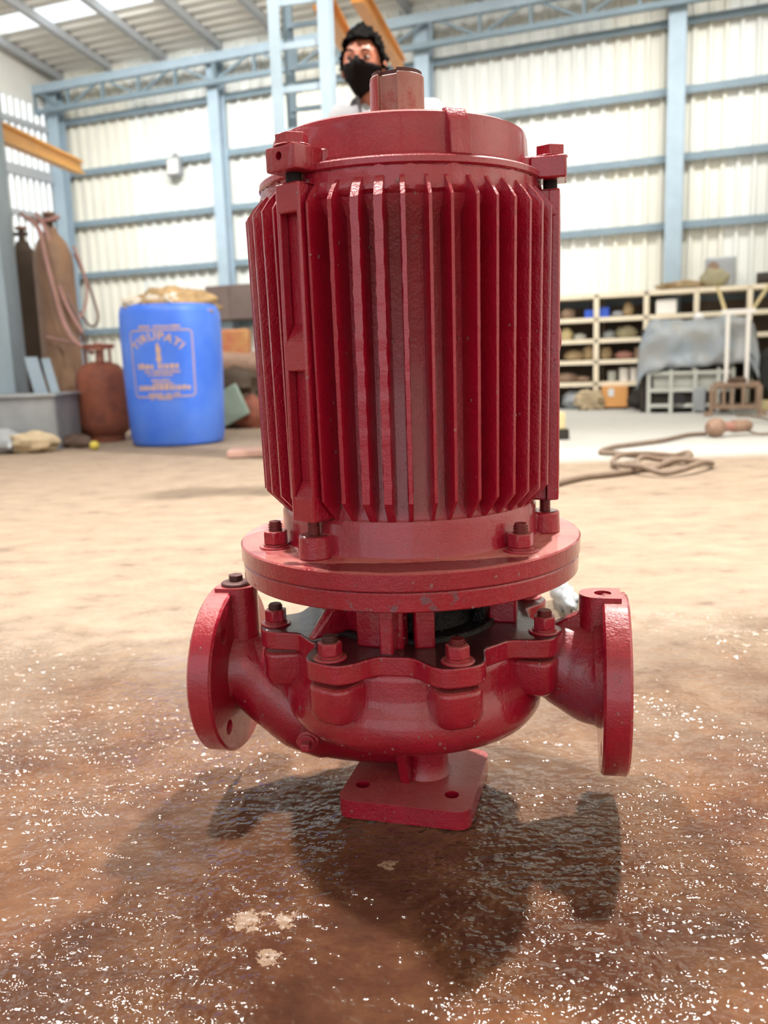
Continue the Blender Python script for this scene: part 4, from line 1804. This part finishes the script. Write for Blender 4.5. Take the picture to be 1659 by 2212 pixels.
def item(name, mb, mat, u, row, label, cat, v=-.12, group='things on the rack', **k):
    o = mb.build(name, mat, loc=sp(u, v, rows[row]), **k)
    o.rotation_euler.z = WROT
    tag(o, label, cat, group)
    return o


def tub(w, d, h):
    m = MB()
    m.box((0, 0, .005), (w, d, .01))
    for x, y, sx, sy in ((0, -d / 2, w, .008), (0, d / 2, w, .008), (-w / 2, 0, .008, d), (w / 2, 0, .008, d)):
        m.box((x, y, h / 2), (sx, sy, h))
    return m


def can(r, h):
    return MB().lathe([(0, 0), (r, 0), (r, h * .93), (r * 1.06, h * .94), (r * 1.06, h), (r * .9, h), (r * .9, h * .97), (0, h * .97)], 24)


def lump(a, b, c, s, amp=.3):
    return MB().blob((0, 0, c * .85), (a, b, c), 16, 10, amp, 2.5, s, flat=-.85)


item('blue_tub', tub(.085, .1, .075), M_BLUETUB, 2.085, 4, 'small blue tub on the top row left of the rack post', 'tub')
item('blue_tub', tub(.085, .1, .09), M_BLUETUB, 2.215, 4, 'blue tub on the top row just right of the rack post', 'tub')
item('casting', lump(.07, .06, .055, 21), M_BROWNF, 1.87, 4, 'brown casting on the top row near the red pump', 'casting')
item('casting', lump(.05, .06, .07, 22), M_OCHRE, 2.43, 4, 'pointed ochre casting on the top row of the second bay', 'casting')
item('casting', lump(.06, .06, .03, 29), M_GREY, 2.34, 4, 'low grey casting beside the blue tub', 'casting')
item('white_box', MB().box((0, 0, .065), (.18, .16, .13)), M_WHITEP, 2.77, 4, 'white box on the top row of the third bay', 'box', bevel=.012)
item('casting', lump(.06, .06, .06, 23), M_WOOD, 1.86, 3, 'cream casting on the second row beside the red pump', 'casting')
item('casting', lump(.06, .05, .03, 24), M_OFF, 1.99, 3, 'low white casting on the second row of the first bay', 'casting')
item('casting', lump(.10, .06, .055, 25), M_OLIVE, 2.42, 3, 'olive green heaped casting on the second row', 'casting')
item('casting', lump(.06, .06, .04, 26), M_GREY, 2.26, 3, 'grey casting left of the olive heap', 'casting')
item('casting', lump(.10, .07, .05, 27), M_OCHRE, 1.94, 2, 'ochre casting on the third row nearest the pump', 'casting')
item('casting', lump(.07, .07, .075, 28), M_OCHRE, 2.09, 2, 'taller ochre casting just left of the rack post', 'casting')
item('casting', lump(.06, .06, .065, 30), M_OCHRE, 2.23, 2, 'ochre casting just right of the rack post on the third row', 'casting')
item('faded_pouch', lump(.085, .06, .04, 31), M_REDTHING, 2.40, 2, 'faded red pouch on the third row of the second bay', 'pouch')
item('cardboard_box', MB().box((0, 0, .05), (.08, .1, .1)), M_BROWNF, 2.54, 2, 'dim brown box on the third row of the second bay', 'box')
item('paint_can', can(.040, .095), M_OFF, 2.29, 1, 'dull white paint can, first of the three cans', 'can', group='paint cans')
item('paint_can', can(.045, .12), M_WHITEP, 2.40, 1, 'brightest white paint can, middle of the three cans', 'can', group='paint cans')
item('paint_can', can(.034, .125), M_WHITEP, 2.49, 1, 'slim white paint can, last of the three cans', 'can', group='paint cans')
item('casting', lump(.10, .08, .05, 32), M_BROWNF, 1.87, 1, 'brown casting on the fourth row beside the pump', 'casting')
item('casting', lump(.07, .08, .03, 33), M_BROWNF, 2.03, 1, 'flat brown casting on the fourth row of the first bay', 'casting')
item('grey_lump', lump(.11, .1, .09, 34), M_GREY, 1.93, 0, 'grey dusty lump on the floor under the first bay', 'scrap', v=-.1)
item('flour_sack', lump(.13, .09, .10, 35, .6), M_STONE, 2.11, 0, 'slumped cream sack on the floor against the rack post', 'sack', v=.13)

ob = empty('orange_box', sp(2.335, .03, 0), WROT)
tag(ob, 'orange box with a pale label on the floor under the paint cans', 'box')
MB().box((0, .05, .115), (.235, .2, .19)).build('body', M_ORANGE, ob, bevel=.004)
MB().box((0, .05, .01), (.2, .16, .02)).build('base', M_DARK, ob)
MB().box((-.03, -.052, .155), (.05, .004, .07)).build('label_sticker', M_LABEL, ob)
item('machine_part', lump(.13, .12, .12, 36, .5), M_DARK, 2.62, 0, 'dark greasy machine part right of the orange box', 'scrap', v=.17)

# things on top of the rack
tm = empty('gear_housing', sp(3.22, -.2, 1.064), WROT)
tag(tm, 'grey gear housing standing on top of the rack', 'machine')
m = MB()
m.box((0, 0, .13), (.26, .2, .26))
m.build('body', M_GREY, tm, bevel=.02)
MB().blob((-.05, -.1, .08), (.12, .06, .09), 16, 10, .3, 2, 3, flat=-.8).build('cover', M_OLIVE, tm)
MB().cyl((-.06, -.10, .17), (-.06, -.125, .17), .05, n=20).build('port', M_BROWNF, tm)
m = MB().blob((0, 0, .03), (.22, .08, .045), 24, 10, .5, 3, 40, flat=-.6)
item('scrap_bundle', m, M_OCHRE, 2.90, 5, 'low brown bundle of scrap on top of the rack', 'scrap', v=-.1)
item('dark_roll', MB().cyl((-.2, 0, .05), (.25, 0, .05), .055, n=18), M_DARK, 3.72, 5, 'dark rolled sheet on top of the rack at the right edge', 'roll', v=-.12)

# ------------------------------------------------------------------ covered machine, trolley
cm = empty('covered_machine', sp(3.03, .42, 0), WROT)
tag(cm, 'machine under a crumpled grey tarpaulin in front of the rack', 'machine')
m = MB()
nu, nv = 40, 26
for j in range(nv + 1):
    b = j / nv
    for i in range(nu + 1):
        a = i / nu
        x = -.40 + .86 * a
        s = b * 1.15
        if s < .42:
            y, z = -.26 - .05 * (1 - s / .42), .36 + .38 * (s / .42)
        elif s < .8:
            y, z = -.26 + .42 * ((s - .42) / .38), .74 + .03 * sin((s - .42) / .38 * pi)
        else:
            y, z = .16 + .03 * (s - .8), .74 - (s - .8) * 1.0
        edge = max(0, abs(a - .5) - .40) / .10
        z -= .16 * edge ** 2
        x += .05 * (1 - b) * (a - .5) * 2
        q = V((a * 5, b * 6, 1))
        k = noise.fractal(q, 1, 2, 4)
        m.v.append((x + .02 * k, y - .035 * k, max(.1, z + .03 * noise.fractal(q * 1.4 + V((4, 4, 4)), 1, 2, 3) + (.06 * (a - .3) if s < .1 else 0))))
for j in range(nv):
    for i in range(nu):
        a = j * (nu + 1) + i
        m.f.append((a, a + 1, a + nu + 2, a + nu + 1))
o = m.build('tarpaulin', M_TARP, cm, angle=180)
sd = o.modifiers.new('s', 'SOLIDIFY')
sd.thickness = .008
for z in (.06, .19, .33):
    MB().box((-.02, -.27, z), (.66, .03, .03)).build('frame_rail', M_OFF, cm)
for x in (-.35, -.17, .02, .2, .31):
    MB().box((x, -.27, .18), (.03, .032, .36)).build('frame_post', M_OFF, cm)
    MB().box((x, .15, .3), (.03, .03, .6)).build('rear_post', M_OFF, cm)
MB().box((-.02, -.05, .25), (.60, .36, .18)).build('tank', M_OFF, cm, bevel=.02)
MB().box((-.02, -.05, .08), (.60, .36, .14)).build('engine', M_DARK, cm, bevel=.02)
MB().box((-.40, -.05, .35), (.05, .3, .7)).build('side_panel', M_DARK, cm, bevel=.01)
MB().cyl((-.12, -.285, .10), (-.12, -.25, .10), .07, n=24).build('wheel', M_BLKRUB, cm)
MB().box((.06, -.30, .11), (.09, .05, .2)).build('control_box', M_GREY, cm, bevel=.01)
o = MB().blob((0, 0, .0), (.045, .04, .035), 18, 12, .05, 2, 2).build('white_bowl', M_WHITEP, loc=sp(3.06, .42, .79))
tag(o, 'small white upturned bowl lying on top of the grey tarpaulin', 'bowl')

tr = empty('trolley', sp(3.36, .98, 0), WROT)
tag(tr, 'brown slatted trolley with a tall white push handle at the right', 'trolley')
for x in (-.075, .075):
    MB().box((x, .1, .49), (.03, .03, .62)).build('handle_post', M_WHITEP, tr)
MB().box((0, .1, .80), (.25, .035, .035)).build('handle_bar', M_WHITEP, tr)
MB().beam((.09, .1, .79), (.22, .16, 1.0), .02, .02).build('handle_stay', M_WOOD, tr)
MB().beam((-.09, .1, .79), (-.16, .16, 1.0), .02, .02).build('handle_stay', M_WOOD, tr)
for z in (.065, .235):
    MB().box((0, -.12, z), (.34, .03, .032)).build('rail', M_BROWNF, tr)
    MB().box((0, .16, z), (.34, .03, .032)).build('rail', M_BROWNF, tr)
for x in (-.15, -.09, -.03, .05, .15):
    MB().box((x, -.12, .15), (.022, .022, .17)).build('slat', M_BROWNF, tr)
MB().box((0, .02, .215), (.32, .26, .02)).build('deck', M_BROWNF, tr)
for x in (-.18, .17):
    m = MB()
    m.box((x, -.13, .12), (.03, .03, .22))
    m.box((x * 1.12, -.16, .015), (.06, .12, .03))
    m.build('leg', M_BROWNF, tr)
m = MB()
for k in range(10):
    m.blob((-.05 + .012 * k, .0, .265 + .004 * (k % 3)), (.02, .03, .02), 8, 6, .3, 2, k)
m.build('load', M_DEBRIS, tr)
o = MB().lathe([(.10, -.06), (.2, -.07), (.23, 0), (.2, .07), (.10, .06)], 32, close=True, mat=Matrix.Rotation(pi / 2, 4, 'X')).build('tyre', M_BLKRUB, loc=sp(3.70, .38, .31))
o.rotation_euler.z = WROT + .5
tag(o, 'black tyre standing behind the trolley at the right picture edge', 'tyre')
o = MB().box((0, 0, .04), (.34, .24, .08)).build('tyre_plinth', M_WOOD, loc=sp(3.70, .40, 0), bevel=.006)
o.rotation_euler.z = WROT
tag(o, 'pale wooden plank block under the black tyre', 'block')

# small crumpled grey clump behind the pump
a = floor_at(1226, 1330)
o = MB().blob((a.x, a.y + .03, .028), (.020, .085, .026), 20, 12, .5, 3, 17, flat=-.6).build('grey_clump', M_GREY, angle=180)
tag(o, 'crumpled grey bag on the floor behind the discharge pipe', 'clump')
